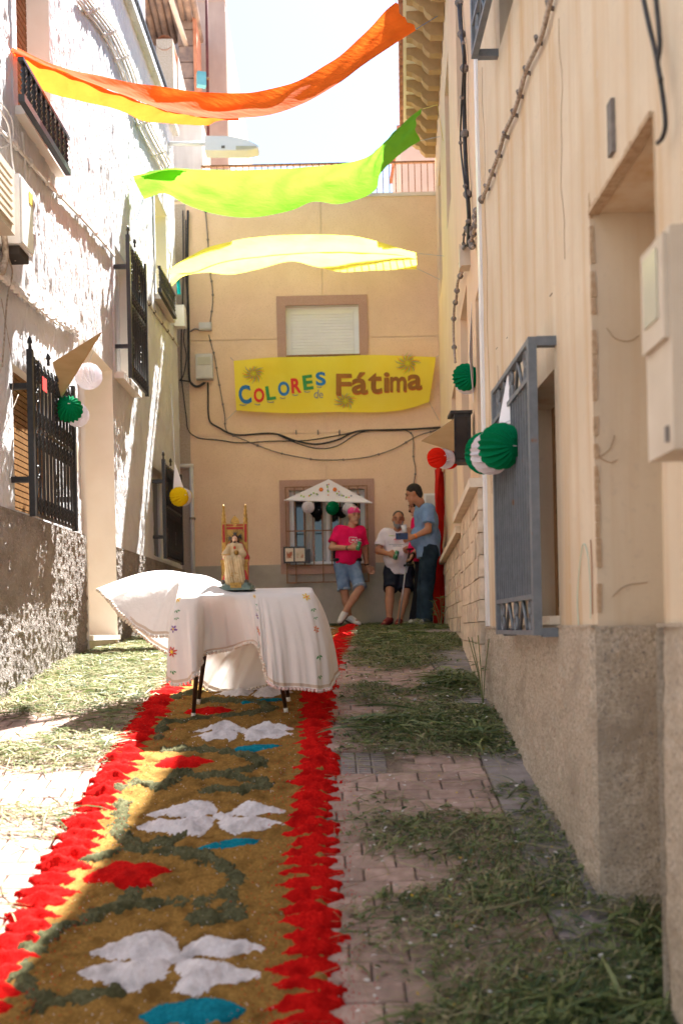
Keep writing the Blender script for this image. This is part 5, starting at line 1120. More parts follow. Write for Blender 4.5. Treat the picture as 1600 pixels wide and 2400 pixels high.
bundle(BW, [([(950, 1008), (967, 1022), (968, 1070), (973, 1100), (969, 1135)], .0075, 0)], 'wall_cable', 'short cable dropping to the men in the corner', m_gcable, clips=3)
bundle(BW, [(BC([(310, 835), (360, 805), (420, 815)]), .01, 0)], 'wall_cable', 'short link between the cable bundle and the junction box', m_gcable)
b0, b1 = BW.at(468, 777), BW.at(497, 759); handle_box(BW, 'junction_box', 'small grey junction box high on the ochre wall', 'box', b0.x, b1.x, b0.z, b1.z, .08, m_box, 'grey boxes on the ochre wall')
b0, b1 = BW.at(462, 893), BW.at(500, 834); handle_box(BW, 'meter_box', 'tall grey meter box with pale lid on the ochre wall', 'box', b0.x, b1.x, b0.z, b1.z, .12, m_box, 'grey boxes on the ochre wall', window_=True)
for px, lab in ((694, 'hook over the looping cables nearest the meter box'), (745, 'middle hook of the three over the looping cables'), (795, 'hook over the looping cables nearest the red curtain')):
    p = BW.at(px, 1014); m = MB(); BW.box(m, p.x - .008, p.x + .008, p.z - .03, p.z + .03, .01, .05); tag(m.build('wall_hook', m_gcable), lab, 'hook', 'hooks on the ochre wall')
# cables on the right-hand houses
R1 = lambda pts: [(900 + x / 2.24, y / 2.24) for x, y in pts]
cw = wires(RW, R1([(900, -80), (870, 10), (820, 200), (745, 365), (710, 490), (680, 590), (630, 700), (600, 805), (565, 905), (540, 980), (520, 1030)]), .03, .012, 'conduit', 'flaking painted cable clipped along the stained plaster wall', m_tcable)
for x, y in ((865, 20), (805, 205), (745, 365), (710, 490), (680, 590), (635, 705), (597, 805), (563, 905), (535, 980)):
    p = RW.at(900 + x / 2.24, y / 2.24, .03); m = MB(); m.tube([p + Vector((-.012, -.012, .006)), p + Vector((.0, .02, 0)), p + Vector((.035, .03, -.006))], .010, 6); m.build('clip', m_gcable, cw)
bundle(FW, [(R1([(385, -80), (395, 60), (405, 180), (420, 300), (418, 500), (425, 800), (437, 1020), (445, 1160), (440, 1290)]), .016, 0), (R1([(400, -80), (405, 100), (416, 300), (405, 550), (400, 750), (420, 950), (438, 1100), (440, 1290)]), .008, .02), (R1([(440, 1150), (420, 1220), (415, 1300), (425, 1290)]), .007, .02)], 'cable_bundle', 'black cables dropping down the peach house to a small box', m_cable, clips=6)
bundle(FW, [(R1([(520, 1030), (480, 1120), (478, 1180), (455, 1270), (465, 1300)]), .012, 0), (R1([(425, 1290), (400, 1350), (410, 1420), (385, 1480), (378, 1570)]) + [(1064, 720), (1062, 780), (1066, 850)], .012, .01)], 'cable_bundle', 'brown cables leaving the small box down the peach wall', m_tcable, clips=7)
p0 = FW.at(1092, 625); p1 = FW.at(1109, 580); handle_box(FW, 'splice_box', 'small cream splice box on the peach house', 'box', 7.66, 7.80, p0.z, p1.z, .07, m_cbox)
mt = thing('electric_meter_box', 'cream plastic electricity meter box fixed beside the near doorway', 'meter', RW.p(2.6, 2.4, 0))
for nm, a in (('case', (2.50, 2.70, 2.235, 2.80, -.02, .13)), ('cover', (2.512, 2.688, 2.52, 2.785, .1305, .145)), ('meter_window', (2.55, 2.655, 2.58, 2.76, .1455, .15)), ('latch', (2.53, 2.545, 2.26, 2.30, .1305, .138))):
    m = MB(); RW.box(m, *a); m.build(nm, {'meter_window': MATS.get('meter_glass'), 'latch': m_gcable}.get(nm, m_cbox), mt)
bundle(RW, [([(1505, -10), (1520, 60), (1532, 110), (1545, 180), (1558, 280), (1552, 320), (1540, 335)], .007, .01), ([(1535, -10), (1542, 60), (1545, 110), (1540, 150), (1548, 190)], .007, .02)], 'service_cable', 'twisted black service cables above the near meter box', m_cable, off=.03)
p = RW.at(1440, 300, .0); m = MB(); RW.box(m, p.y - .025, p.y + .025, p.z - .09, p.z + .09, .005, .02); tag(m.build('metal_plate', m_gcable), 'thin dark metal plate on the wall above the near doorway', 'plate')
for (px, py), lab in zip(((1293, 687), (1165, 814), (1190, 788)), ('tiny staple on bare plaster between the conduit and the doorway', 'tiny staple just above the far top corner of the blue-grey grille', 'tiny staple a hand above the blue-grey grille')):
    p = RW.at(px, py, .006); m = MB(); m.tube([p, p + Vector((-.004, .03, -.004))], .0016, 5); tag(m.build('staple', m_iron), lab, 'staple', 'staples in the plaster')
# teal pencil-thin painted loop on the plaster
gl = thing('graffiti', 'faint teal painted loop above the pebbled base', 'graffiti', RW.at(1370, 1400, .02))
m = MB(); c = catmull([RW.at(px, py, .012) for px, py in ((1355, 1470), (1352, 1400), (1358, 1320), (1366, 1275), (1376, 1300), (1382, 1370), (1383, 1450))], 8); m.tube(c, [.0022] * len(c), 5); m.build('line', M('faded_teal', (.45, .58, .48), (.52, .62, .5)), gl)
m = MB(); m.tube([RW.at(1383, 1265, .012), RW.at(1386, 1330, .012), RW.at(1387, 1440, .012)], .0025, 5); m.build('scratch', M('rust_scratch', (.32, .15, .09)), gl)
# street lamp
sl = thing('street_lamp', 'white LED street lamp on a short arm from the white house', 'lamp', LW.p(13.4, 8.3, 0)); YL = 13.4
m = MB(); m.tube([at(396, 337, YL), at(482, 337, YL)], .028, 10); m.build('arm', m_whitep, sl, True)
pr = [(480, 318), (540, 319), (580, 328), (606, 341), (604, 347), (580, 352), (480, 352)]; m = MB(); m.poly([at(px, py, YL - .11) for px, py in pr], (0, .22, 0)); m.build('housing', m_whitep, sl)
m = MB(); m.poly([at(px, py, YL - .114) for px, py in ((553, 342), (600, 342), (602, 346), (580, 350), (553, 351))], (0, .2, 0)); m.build('lens', M('lamp_lens', (.55, .5, .35), rough=.3), sl)
m = MB(); m.poly([at(px, py, YL - .116) for px, py in ((519, 341), (527, 341), (527, 347), (519, 347))], (0, .1, 0)); m.build('latch', m_gcable, sl)

# ------------------------------------------------------------------ paper lanterns and paper gables
PAP = {k: M('paper_' + k, c, c2, rough=.9, spec=.05, scale=20, translucent=.35) for k, (c, c2) in dict(green=((.0, .20, .075), (.005, .25, .1)), white=((.74, .70, .73), (.80, .77, .79)), red=((.72, .02, .008), (.8, .035, .015)), yellow=((.85, .62, .01), (.9, .7, .02)), black=((.012, .012, .013), (.02, .02, .02))).items()}
m_card = M('brown_card', (.40, .255, .11), (.46, .30, .14), rough=.85, scale=5, stretch=(1, 1, 4)); m_wcard = M('white_card', (.76, .74, .75), (.82, .80, .81), rough=.8, scale=5)
def pleat_mesh(mat, n=18, m_=14):
    mb = MB(); N2 = n * 2; k = 0
    for i in range(m_ + 1):
        th = math.pi * (.04 + .92 * i / m_); zz = math.cos(th) * .92
        for j in range(N2):
            ph = 2 * math.pi * j / N2; rr = (math.sin(th) ** .85) * (1.0 if j % 2 else .80); mb.v.append((rr * math.cos(ph), rr * math.sin(ph), zz))
    for i in range(m_):
        for j in range(N2): mb.f.append((i * N2 + j, (i + 1) * N2 + j, (i + 1) * N2 + (j + 1) % N2, i * N2 + (j + 1) % N2))
    mb.f.append(tuple(range(N2))); mb.f.append(tuple(m_ * N2 + j for j in range(N2)))
    return mb.mesh('pleats', mat)
PLM = {k: pleat_mesh(m) for k, m in PAP.items()}
tabm = MB().box((0, 0, .95), (.16, .03, .06)).mesh('paper_tab', m_wcard)
def lantern(col, px, py, rpx, Y, ax, label, hang=None):
    c = at(px, py, Y); r = rpx / LENS_PX * Y; e = thing('paper_lantern', label, 'lantern', c, 'pleated paper lanterns'); q = Vector(ax).normalized().to_track_quat('Z', 'Y')
    for nm, me in (('pleated_shell', PLM[col]), ('paper_tab', tabm)):
        o = bpy.data.objects.new(nm, me); COL.objects.link(o); o.parent = e; o.rotation_mode = 'QUATERNION'; o.rotation_quaternion = q; o.scale = (r, r, r)
    if hang: string_([c + Vector((0, 0, r * .9)), hang], e, 'hanging_thread', .0015)
    return e
def gable(name, pts, off, label, front, back=None, stitch=()):
    t = thing(name, label, 'paper gable', pts[0], 'paper gables over the windows'); o = Vector(off); m = MB(); m.poly(pts, o); m.build('card', front, t)
    return t
T = [at(236, 779, 7.75), at(124, 849, 7.55), at(143.5, 929, 7.6)]; gable('card_gable', T, (.008, .02, .008), 'brown cardboard triangle tied to the lower spear grille', m_card)
string_([T[1], LW.p(7.3, 3.8, .15)], bpy.data.objects['card_gable'], 'tie')
lantern('white', 208, 882, 32, 7.9, (.35, -.25, -.9), 'white lantern hanging behind the brown card triangle on the spear grille', T[0]); lantern('green', 162, 959, 33, 7.6, (.25, -.93, .2), 'green lantern hanging below the brown card triangle', T[2]); lantern('white', 181, 972, 29, 7.85, (.8, -.5, .2), 'white lantern tucked behind the green one on the spear grille')
m = MB(); LW.box(m, 7.14, 7.24, 3.56, 3.66, .165, .17); tag(m.build('red_tag', M('red_tag', (.7, .05, .04))), 'small red tag tied to the lower spear grille', 'tag')
T = [at(410, 1083, 11.9), at(406, 1146, 11.9), at(430, 1144, 11.9)]; gable('paper_cone', T, (0, .03, .0), 'narrow white paper triangle above the yellow lantern', m_wcard); string_([T[0], at(401, 900, 12.3)], bpy.data.objects['paper_cone'], 'tie')
lantern('yellow', 420, 1164, 23, 11.85, (.75, -.6, .1), 'yellow lantern hanging by the far spear grille'); lantern('white', 430, 1165, 21, 12.0, (.9, -.3, .1), 'white lantern behind the yellow one'); lantern('yellow', 437, 1162, 15, 12.2, (.9, -.3, .1), 'second yellow lantern, partly hidden behind the white one')
T = [at(770, 1123, 14.0), at(666, 1172, 14.0), at(872, 1178, 13.98)]; pg = gable('paper_gable', T, (0, .012, .0), 'wide white paper gable painted with flowers over the barred window', m_wcard)
m = MB(); m.poly([at(666, 1172, 13.99), at(872, 1178, 13.97), at(872, 1180, 13.97), at(666, 1174, 13.99)], (0, -.06, 0)); m.build('lower_flap', m_wcard, pg)
def dots(pts, mat, r): 
    for x, y in pts:
        p = at(620 + x / 3.267, 1080 + y / 3.267, 13.985); m = MB(); m.ball(p, r, 6, 4, (1, .25, 1)); m.build('painted_leaf', mat, pg)
for cx, cy in ((432, 220), (537, 220)):
    m = MB()
    for k in range(6):
        a = k * math.pi / 3; p = at(620 + (cx + 9 * math.cos(a)) / 3.267, 1080 + (cy + 9 * math.sin(a)) / 3.267, 13.985); m.ball(p, .014, 6, 4, (1, .25, 1))
    m.build('painted_flower', PT['orange'], pg)
dots(((280, 268), (345, 265), (375, 247), (400, 255), (480, 200), (487, 235), (555, 250), (590, 265), (625, 280), (300, 275)), PT['lime'], .013); dots(((478, 185), (483, 225), (355, 258), (405, 258), (572, 262), (603, 268), (662, 268)), PT['grey'], .012); dots(((490, 180), (340, 270), (568, 235), (645, 280), (487, 262)), PT['orange'], .010)
lantern('white', 722, 1189, 15, 13.85, (.1, -.2, 1), 'white ribbed lantern under the left slope of the paper gable'); lantern('green', 779, 1191, 16.5, 13.85, (-.5, -.8, .2), 'green lantern under the middle of the paper gable'); lantern('white', 818, 1193, 17, 13.95, (.2, -.8, .5), 'white lantern behind the polka-dot headscarf'); lantern('black', 741, 1199, 15, 14.05, (.4, -.8, .2), 'black lantern between the bars beside the white ribbed one'); lantern('black', 800, 1201, 14, 14.05, (.2, -.8, .3), 'black lantern between the bars beside the green one')
T = [at(986, 1034, 7.5), at(1063, 982, 7.55), at(1064, 1058, 7.55)]; gable('card_gable', T, (.0, .012, .004), 'brown cardboard triangle fixed to the black loudspeaker', m_card)
lantern('red', 1023, 1073, 24, 7.45, (.75, -.6, .1), 'red lantern hanging under the brown card triangle by the loudspeaker'); lantern('white', 1043, 1075, 24, 7.6, (.85, -.45, .1), 'white lantern behind the red one'); lantern('red', 1052, 1077, 23, 7.72, (.9, -.4, .1), 'second red lantern behind the white one')
spk = thing('loudspeaker', 'black box loudspeaker bracketed to the peach house', 'speaker', at(1075, 1085, 7.65))
a, b = at(1066, 1083, 7.6), at(1096, 970, 7.6); m = MB(); m.box(((a.x + b.x) / 2 + .01, 7.68, (a.z + b.z) / 2), (b.x - a.x + .02, .17, b.z - a.z)); m.build('cabinet', m_cable, spk); m = MB(); m.box(((a.x + b.x) / 2, 7.68, b.z + .012), (b.x - a.x + .06, .21, .022)); m.build('top_cap', m_cable, spk); m = MB(); m.box(((a.x + b.x) / 2, 7.585, (a.z + b.z) / 2), (b.x - a.x - .02, .012, b.z - a.z - .05)); m.build('grille_cloth', m_dark, spk); m = MB(); m.tube([(b.x, 7.7, a.z + .1), FW.p(7.7, a.z + .1, 0)], .015, 6); m.build('bracket', m_iron, spk)
lantern('green', 1090, 884, 32, 7.4, (.4, -.9, -.1), 'green lantern hanging by the window of the peach house'); lantern('white', 1094, 893, 31, 7.5, (.6, -.75, -.1), 'white lantern behind the green one at the peach house window')
T = [FW.p(7.2, 4.15, .03), FW.p(7.2, 3.42, .03), at(1099, 832, 7.05)]; gable('card_gable', T, (.0, .012, .0), 'folded white card by the window of the peach house', m_wcard)
T = [at(1193, 853, 4.85), at(1168, 990, 4.85), at(1227, 996, 4.7)]; gable('paper_cone', T, (.004, .012, .0), 'torn white paper triangle hung on the blue-grey grille', m_wcard)
lantern('green', 1172, 1046, 55, 4.7, (.5, -.85, -.15), 'large green lantern in front of the blue-grey grille', at(1196, 985, 4.75)); lantern('white', 1150, 1062, 51, 4.95, (.7, -.68, -.1), 'white lantern behind the large green one at the blue-grey grille'); lantern('green', 1136, 1062, 50, 5.2, (.8, -.55, -.1), 'second green lantern, behind the white one at the blue-grey grille')
m = MB(); p = at(1230, 978, 4.62); m.box(p, (.02, .03, .06)); tag(m.build('red_tag', MATS['red_tag']), 'small red tag on the blue-grey grille', 'tag')
# red curtain at the far doorway
m_rc = M('red_curtain', (.62, .015, .008), (.72, .03, .015), rough=.8, scale=6, translucent=.3); n = 40; Vc = []
for r in range(30):
    z = 3.88 - (3.88 - float(gz(13)) - .02) * r / 29
    for j in range(n):
        u = j / (n - 1); s = 12.95 + .42 * u; o = .06 + .045 * math.sin(u * 19 + r * .04) + .10 * (r / 29) * (1 - u) + .02 * math.sin(r * .35 + u * 4); q = FW.p(s, z, o); Vc.append(tuple(q))
rc = thing('red_curtain', 'long red curtain hanging in the far doorway', 'curtain', FW.p(13.1, 1.82, 0)); npmesh('cloth', np.array(Vc), np.array([[i * n + j, i * n + j + 1, (i + 1) * n + j + 1, (i + 1) * n + j] for i in range(29) for j in range(n - 1)]), m_rc, rc); m = MB(); m.tube([FW.p(12.85, 3.89, .07), FW.p(13.5, 3.89, .07)], .012, 8); m.build('rod', m_iron, rc)
p0, p1 = BW.at(993, 1205), BW.at(1022, 1157); m = MB(); fr = thing('wall_cabinet', 'small white framed hatch in the corner behind the tall man', 'hatch', p0); BW.box(m, p0.x, p1.x + .1, p0.z, p1.z, .0, .05); m.build('frame', m_whitep, fr); m = MB(); BW.box(m, p0.x + .03, p1.x + .07, p0.z + .03, p1.z - .03, .0505, .056); m.build('panel', m_box, fr)
# framed photographs on the sill
m_print = M('sepia_print', (.55, .45, .3), (.72, .62, .47), scale=14, stain=(.45, .15, .08), sscale=9, samt=(.52, .6))
for (x0, x1, y0, y1, lab) in ((146, 318, 655, 785, 'black double frame holding two small photographs on the window sill'), (300, 350, 675, 785, 'plain black frame leaning behind the double photograph frame')):
    a = at(620 + x0 / 3.267, 1080 + y1 / 3.267, 14.03); b = at(620 + x1 / 3.267, 1080 + y0 / 3.267, 14.03); t = thing('photo_frame', lab, 'photo frame', a, 'frames on the window sill'); yy = 14.045 if x0 > 200 else 14.03
    m = MB(); m.box(((a.x + b.x) / 2, yy, (a.z + b.z) / 2), (b.x - a.x, .02, b.z - a.z)); m.build('frame', m_iron, t)
    if x0 < 200:
        for u0, u1 in ((.08, .44), (.50, .93)):
            m = MB(); m.box((a.x + (b.x - a.x) * (u0 + u1) / 2, yy - .0125, (a.z + b.z) / 2), ((b.x - a.x) * (u1 - u0), .004, (b.z - a.z) * .8)); pq = m.build('photograph', M('print_mount', (.72, .64, .5)), t)
            m = MB(); m.box((a.x + (b.x - a.x) * (u0 + u1) / 2, yy - .016, (a.z + b.z) / 2), ((b.x - a.x) * (u1 - u0) * .7, .002, (b.z - a.z) * .4)); m.build('picture', m_print, pq)
# ------------------------------------------------------------------ people
SK = M('skin', (.46, .235, .14), (.54, .285, .175), rough=.55, scale=14, spec=.3); SK2 = M('tanned_skin', (.40, .185, .10), (.47, .225, .125), rough=.55, scale=14, spec=.3)
HR = {k: M('hair_' + k, c, c2, rough=.8, scale=120, bump=.5, bscale=200) for k, (c, c2) in dict(dark=((.018, .013, .01), (.045, .035, .028)), grey=((.16, .15, .14), (.3, .29, .28)), salt=((.03, .026, .022), (.1, .09, .08))).items()}
def fab(n_, a, b=None, **k): return M(n_, a, b, rough=.9, spec=.08, scale=k.pop('scale', 14), bump=.45, bscale=22, bdist=.02, **k)
CL = dict(pink=fab('pink_jersey', (.66, .008, .085), (.74, .014, .115)), white=fab('white_jersey', (.72, .66, .68), (.78, .73, .75)), blue=fab('faded_blue_jersey', (.15, .24, .40), (.20, .30, .47)), denim=fab('light_denim', (.12, .19, .3), (.22, .31, .44), scale=9), navy=fab('navy_cotton', (.016, .018, .027), (.028, .03, .042)), jeans=fab('dark_jeans', (.012, .022, .032), (.03, .05, .066), scale=6), black=fab('black_cotton', (.012, .012, .014)))
m_shoe = M('white_leather', (.66, .63, .58), (.74, .71, .67), rough=.5); m_sole = M('shoe_sole', (.1, .085, .075)); m_rshoe = M('maroon_mesh', (.16, .02, .02), (.24, .035, .03), rough=.7, scale=60); m_cup = M('white_cup', (.74, .73, .72)); m_can = M('green_can', (.02, .2, .06), (.05, .32, .12), rough=.3, metal=.5, scale=40, speck=(.5, .5, .5), kscale=60); m_belt = M('black_leather', (.012, .011, .01), rough=.4)
m_eye = M('dark_eye', (.02, .012, .01)); m_lip = M('lip', (.3, .11, .08))
def person(label, sk, Y0, J, fwd, shirt, bottom, shoe, short=True, build=1.0, name='person', belly=.12, loosen=.018, hem=None, sleeve=.55):
    """J: joints as (x, y) in the 4.9x enlargement of the men + depth offset"""
    W = {k: np.array(at(740 + v[0] / 4.9, 1120 + v[1] / 4.9, Y0 + v[2])) for k, v in J.items()}
    e = thing(name, label, 'person', (float(W['hipL'][0]), Y0, float(gz(Y0))), 'men talking in the corner'); g = build
    f = np.array(fwd, float); f /= np.linalg.norm(f); up = np.array([0, 0, 1.0]); rt = np.cross(f, up); rt /= np.linalg.norm(rt); up2 = np.cross(rt, f)
    Rm = np.stack([rt, f, up2], 0)                         # rows: local x (right), y (forward), z (up)
    H = W['head']; hd = lambda x, y, z: tuple(H + rt * x + f * y + up2 * z)
    chest = (W['shL'] + W['shR']) / 2; pel = (W['hipL'] + W['hipR']) / 2
    body = [('e', hd(0, -.008, .028), (.072, .092, .088), Rm), ('e', hd(0, .022, -.045), (.056, .068, .07), Rm), ('c', hd(0, .086, .012), hd(0, .105, -.018), .010, .016), ('c', hd(-.035, .075, .028), hd(.035, .075, .028), .014, .014), ('e', hd(-.076, -.005, .0), (.012, .022, .032), Rm), ('e', hd(.076, -.005, .0), (.012, .022, .032), Rm),
            ('c', hd(-.02, .082, -.055), hd(.02, .082, -.055), .010, .010), ('e', hd(0, .075, -.095), (.03, .025, .024), Rm), ('c', tuple(H + up2 * -.06 - f * .015), tuple(W['neck']), .054, .06)]
    for s in ('L', 'R'):
        body += [('c', W['sh' + s], W['el' + s], .05 * g, .04 * g), ('c', W['el' + s], W['wr' + s], .042 * g, .027 * g)]
        hv = W['ha' + s] - W['wr' + s]; n_ = np.linalg.norm(hv) + 1e-6; hv /= n_; sd = np.cross(hv, f); sd /= (np.linalg.norm(sd) + 1e-6); nn = np.cross(sd, hv)
        wr = W['wr' + s]; body.append(('c', wr, wr + hv * .07, .026, .03)); body.append(('c', wr + hv * .05 - sd * .02, wr + hv * .05 + sd * .02, .022, .022))
        for q, (o, l) in enumerate(((-.03, .068), (-.010, .08), (.011, .075), (.03, .058))):
            b0 = wr + hv * .08 + sd * o; b1 = b0 + hv * l * .5 + nn * .008; b2 = b1 + hv * l * .25 + nn * .03; body += [('c', b0, b1, .0105, .0095), ('c', b1, b2, .0095, .008)]
        t0 = wr + hv * .03 - sd * .028; t1 = t0 - sd * .028 + hv * .03; body += [('c', t0, t1, .013, .011), ('c', t1, t1 + hv * .03 + nn * .012, .011, .009)]
        body += [('c', W['hip' + s], W['kn' + s], .078 * g, .054 * g), ('c', W['kn' + s], W['an' + s] + (W['kn' + s] - W['an' + s]) * .62, .054 * g, .056 * g), ('c', W['an' + s] + (W['kn' + s] - W['an' + s]) * .62, W['an' + s], .056 * g, .034 * g), ('c', W['an' + s], W['to' + s], .036, .03)]
    tor = [('c', W['shL'], W['shR'], .058 * g, .058 * g), ('c', W['shL'] * .75 + W['shR'] * .25 - up * .08, pel * .9 + W['hipL'] * .1 + up * .1, .10 * g, .105 * g), ('c', W['shR'] * .75 + W['shL'] * .25 - up * .08, pel * .9 + W['hipR'] * .1 + up * .1, .10 * g, .105 * g), ('e', tuple(pel * .62 + chest * .38 + f * .03), (belly * 1.25, belly * 1.05, .17))]
    body += tor + [('c', W['hipL'], W['hipR'], .09 * g, .09 * g)]
    sdf_mesh('body', body, .0095, sk, e, k=.018)
    lo = loosen; wrk = lambda sc, am: (lambda X, Y, Z: am * fbm(X * sc, Y * sc, Z * sc * .55, o=2, seed=int(Y0 * 100) % 97))
    sh = [(t[0], t[1], t[2], t[3] + lo, t[4] + lo) if t[0] == 'c' else (t[0], t[1], tuple(q + lo for q in t[2])) for t in tor]
    for s in ('L', 'R'): sh.append(('c', W['sh' + s], W['sh' + s] + (W['el' + s] - W['sh' + s]) * (sleeve + .15), .064 * g + lo * .5, .062 * g + lo, True))
    hz = pel + up * (hem if hem is not None else .02)
    sh.append(('c', chest * .4 + pel * .6, hz, .135 * g, .14 * g, True)); sh.append(('c', chest * .3 + pel * .7 + rt * .06, hz + rt * .05, .11 * g, .12 * g, True)); sh.append(('c', chest * .3 + pel * .7 - rt * .06, hz - rt * .05, .11 * g, .12 * g, True))
    sdf_mesh('shirt', sh, .011, CL[shirt], e, k=.03, noise=wrk(11, .026))
    bt = [('c', W['hipL'] + up * .06, W['hipR'] + up * .06, .10 * g, .10 * g), ('c', W['hipL'], W['hipR'], .105 * g, .105 * g)]
    for s in ('L', 'R'):
        kn, hp, an = W['kn' + s], W['hip' + s], W['an' + s]
        if short: bt.append(('c', hp, hp + (kn - hp) * .96, .10 * g, .092 * g, True))
        else: bt += [('c', hp, kn, .098 * g, .08 * g), ('c', kn, an + (an - kn) * .06, .078 * g, .068 * g, True)]
    tr = sdf_mesh('shorts' if short else 'trousers', bt, .011, CL[bottom], e, k=.025, noise=wrk(13, .022))
    for s in ('L', 'R'):
        a, t = W['an' + s], W['to' + s]; d = t - a; d = d / (np.linalg.norm(d) + 1e-6); hl_ = a - d * .035 - up * .03
        so = sdf_mesh('shoe', [('c', hl_, t - up * .005, .042, .036), ('c', a - up * .005, a * .5 + t * .5, .044, .042)], .009, shoe, e, k=.02)
        sdf_mesh('sole', [('c', hl_ - up * .026, t - up * .022, .038, .034)], .009, m_sole if shoe is not m_rshoe else m_belt, so, k=.01)
    for sx in (-1, 1):
        m = MB(); m.ball(hd(sx * .032, .086, .012), .009, 7, 5, (1, .7, .7)); m.build('eye', m_eye, e)
        m = MB(); m.tube([hd(sx * .014, .092, .034), hd(sx * .034, .091, .038), hd(sx * .052, .078, .03)], .005, 5); m.build('eyebrow', HR['salt'], e)
    m = MB(); m.tube([hd(-.024, .088, -.058), hd(0, .094, -.056), hd(.024, .088, -.058)], .005, 5); m.build('mouth', m_lip, e)
    return e, W, hd, Rm, rt, f, up2
def can(c, label, tilt=(0, 0, 1)):
    c = Vector(c); ax = Vector(tilt).normalized(); t = thing('drinks_can', label, 'can', c, 'cans held by the men'); m = MB(); m.lathe(c, [(-.06, .024), (-.055, .031), (.05, .031), (.06, .025)], 12, ax); m.build('can_body', m_can, t, True); m = MB(); m.lathe(c, [(.0605, .025), (.063, .022)], 12, ax); m.build('lid', M('can_lid', (.5, .5, .5), metal=.8, rough=.3), t)
# man in pink
J = dict(head=(440, 440, -.02), neck=(412, 560, 0), shL=(262, 615, 0), shR=(508, 615, .03), elL=(182, 800, -.06), wrL=(385, 805, -.26), haL=(480, 795, -.30), elR=(556, 840, .1), wrR=(585, 1010, .14), haR=(635, 1085, .16), hipL=(300, 1015, 0), hipR=(430, 1015, 0), knL=(325, 1300, -.06), anL=(385, 1600, .02), toL=(490, 1672, -.1), knR=(505, 1270, -.2), anR=(325, 1555, -.22), toR=(275, 1650, -.30))
e, W, hd, Rm, rt, f, up2 = person('man in pink shirt and denim shorts leaning on the window sill', SK, 13.62, J, (.35, -.92, -.05), 'pink', 'denim', m_shoe, hem=.045)
m_ker = M('polka_dot_scarf', (.72, .06, .22), (.78, .09, .27), rough=.85); kd = sdf_mesh('headscarf', [('e', hd(0, -.012, .062), (.084, .105, .072), Rm), ('c', hd(-.05, -.09, .03), hd(-.07, -.13, .0), .025, .012)], .009, m_ker, e, k=.01)
for i in range(46):
    a, b = random.uniform(0, 6.28), random.uniform(.25, 1.3); m = MB(); m.ball(hd(.0845 * math.cos(a) * math.sin(b), -.012 + .1055 * math.sin(a) * math.sin(b), .062 + .0725 * math.cos(b)), .0085, 6, 4); m.build('polka_dot', m_cup, kd)
can(W['haL'] + np.array([.012, -.03, .01]), 'small green can held by the man in pink', (.3, 0, 1))
m = MB(); a, b = Vector(W['wrL']), Vector(W['elL']); d = (b - a).normalized(); m.tube([a + d * .02, a + d * .035], .034, 10); m.build('wristband', m_belt, e); a, b = Vector(W['wrR']), Vector(W['elR']); d = (b - a).normalized(); m = MB(); m.tube([a + d * .01, a + d * .03], .034, 10); m.build('wristband', m_belt, e)
pel = (W['hipL'] + W['hipR']) / 2; m = MB(); bz = float(pel[2]) + .085
sdf_mesh('belt', [('c', (W['hipL'][0] - .005, W['hipL'][1], bz), (W['hipR'][0] + .005, W['hipR'][1], bz), .118, .118)], .01, m_belt, e, k=.01, noise=lambda X, Y, Z: np.maximum(0, (np.abs(Z - bz) - .02) * 3))
for s in ('L', 'R'):
    hp, kn = Vector(W['hip' + s]), Vector(W['kn' + s]); d = (kn - hp); m = MB(); m.tube([hp + d * .90, hp + d * .975], .096, 16); m.build('turned_cuff', M('denim_cuff', (.3, .38, .48), rough=.9), e, True)
front = lambda dy: (lambda x, z: 13.62 - dy)
for k, (ch, x0, x1) in enumerate((('M', 408, 436), ('U', 440, 462), ('R', 466, 488), ('C', 492, 516))): letter(ch, 740 + x0 / 4.9, 1120 + 700 / 4.9, 740 + x1 / 4.9, 1120 + 732 / 4.9, m_cup, e, front(.185), .02, 0.06, 0, Y=13.43, name='shirt_letter')
for (xa, ya, xb, yb) in ((385, 680, 385, 735), (385, 680, 470, 685), (395, 742, 470, 748)):
    m = MB(); m.tube([at(740 + xa / 4.9, 1120 + ya / 4.9, 13.435), at(740 + xb / 4.9, 1120 + yb / 4.9, 13.435)], .004, 5); m.build('shirt_print', m_cup, e)
# man in white
J = dict(head=(945, 480, -.05), neck=(940, 600, 0), shL=(790, 650, 0), shR=(1080, 650, .03), elL=(715, 840, -.02), wrL=(825, 870, -.2), haL=(900, 890, -.26), elR=(1125, 830, .03), wrR=(1075, 800, -.16), haR=(1015, 835, -.22), hipL=(870, 1085, .02), hipR=(1035, 1085, .02), knL=(850, 1290, -.18), anL=(840, 1620, -.28), toL=(770, 1690, -.40), knR=(1035, 1300, -.14), anR=(960, 1640, -.3), toR=(930, 1690, -.42))
e, W, hd, Rm, rt, f, up2 = person('bearded man in white shirt and navy shorts against the ochre wall', SK2, 13.75, J, (-.1, -.97, -.12), 'white', 'navy', m_rshoe, build=1.08, belly=.15, hem=-.02)
sdf_mesh('beard', [('e', hd(0, .07, -.085), (.045, .035, .042), Rm), ('c', hd(-.058, .03, -.03), hd(-.045, .06, -.08), .016, .018), ('c', hd(.058, .03, -.03), hd(.045, .06, -.08), .016, .018)], .008, HR['grey'], e, k=.012); sdf_mesh('hair', [('e', hd(0, -.014, .045), (.076, .092, .082), Rm)], .009, HR['salt'], e, k=.01, noise=lambda X, Y, Z: np.maximum(0, ((X - H0[0]) * f[0] + (Y - H0[1]) * f[1] + (Z - H0[2]) * f[2]) * .9 - .035) if True else 0) if False else None
H0 = W['head']; sdf_mesh('hair', [('e', hd(0, -.02, .05), (.075, .086, .074), Rm)], .009, HR['salt'], e, k=.01)
can(W['haL'] + np.array([.02, -.03, 0]), 'dark green can held by the bearded man', (.35, 0, 1))
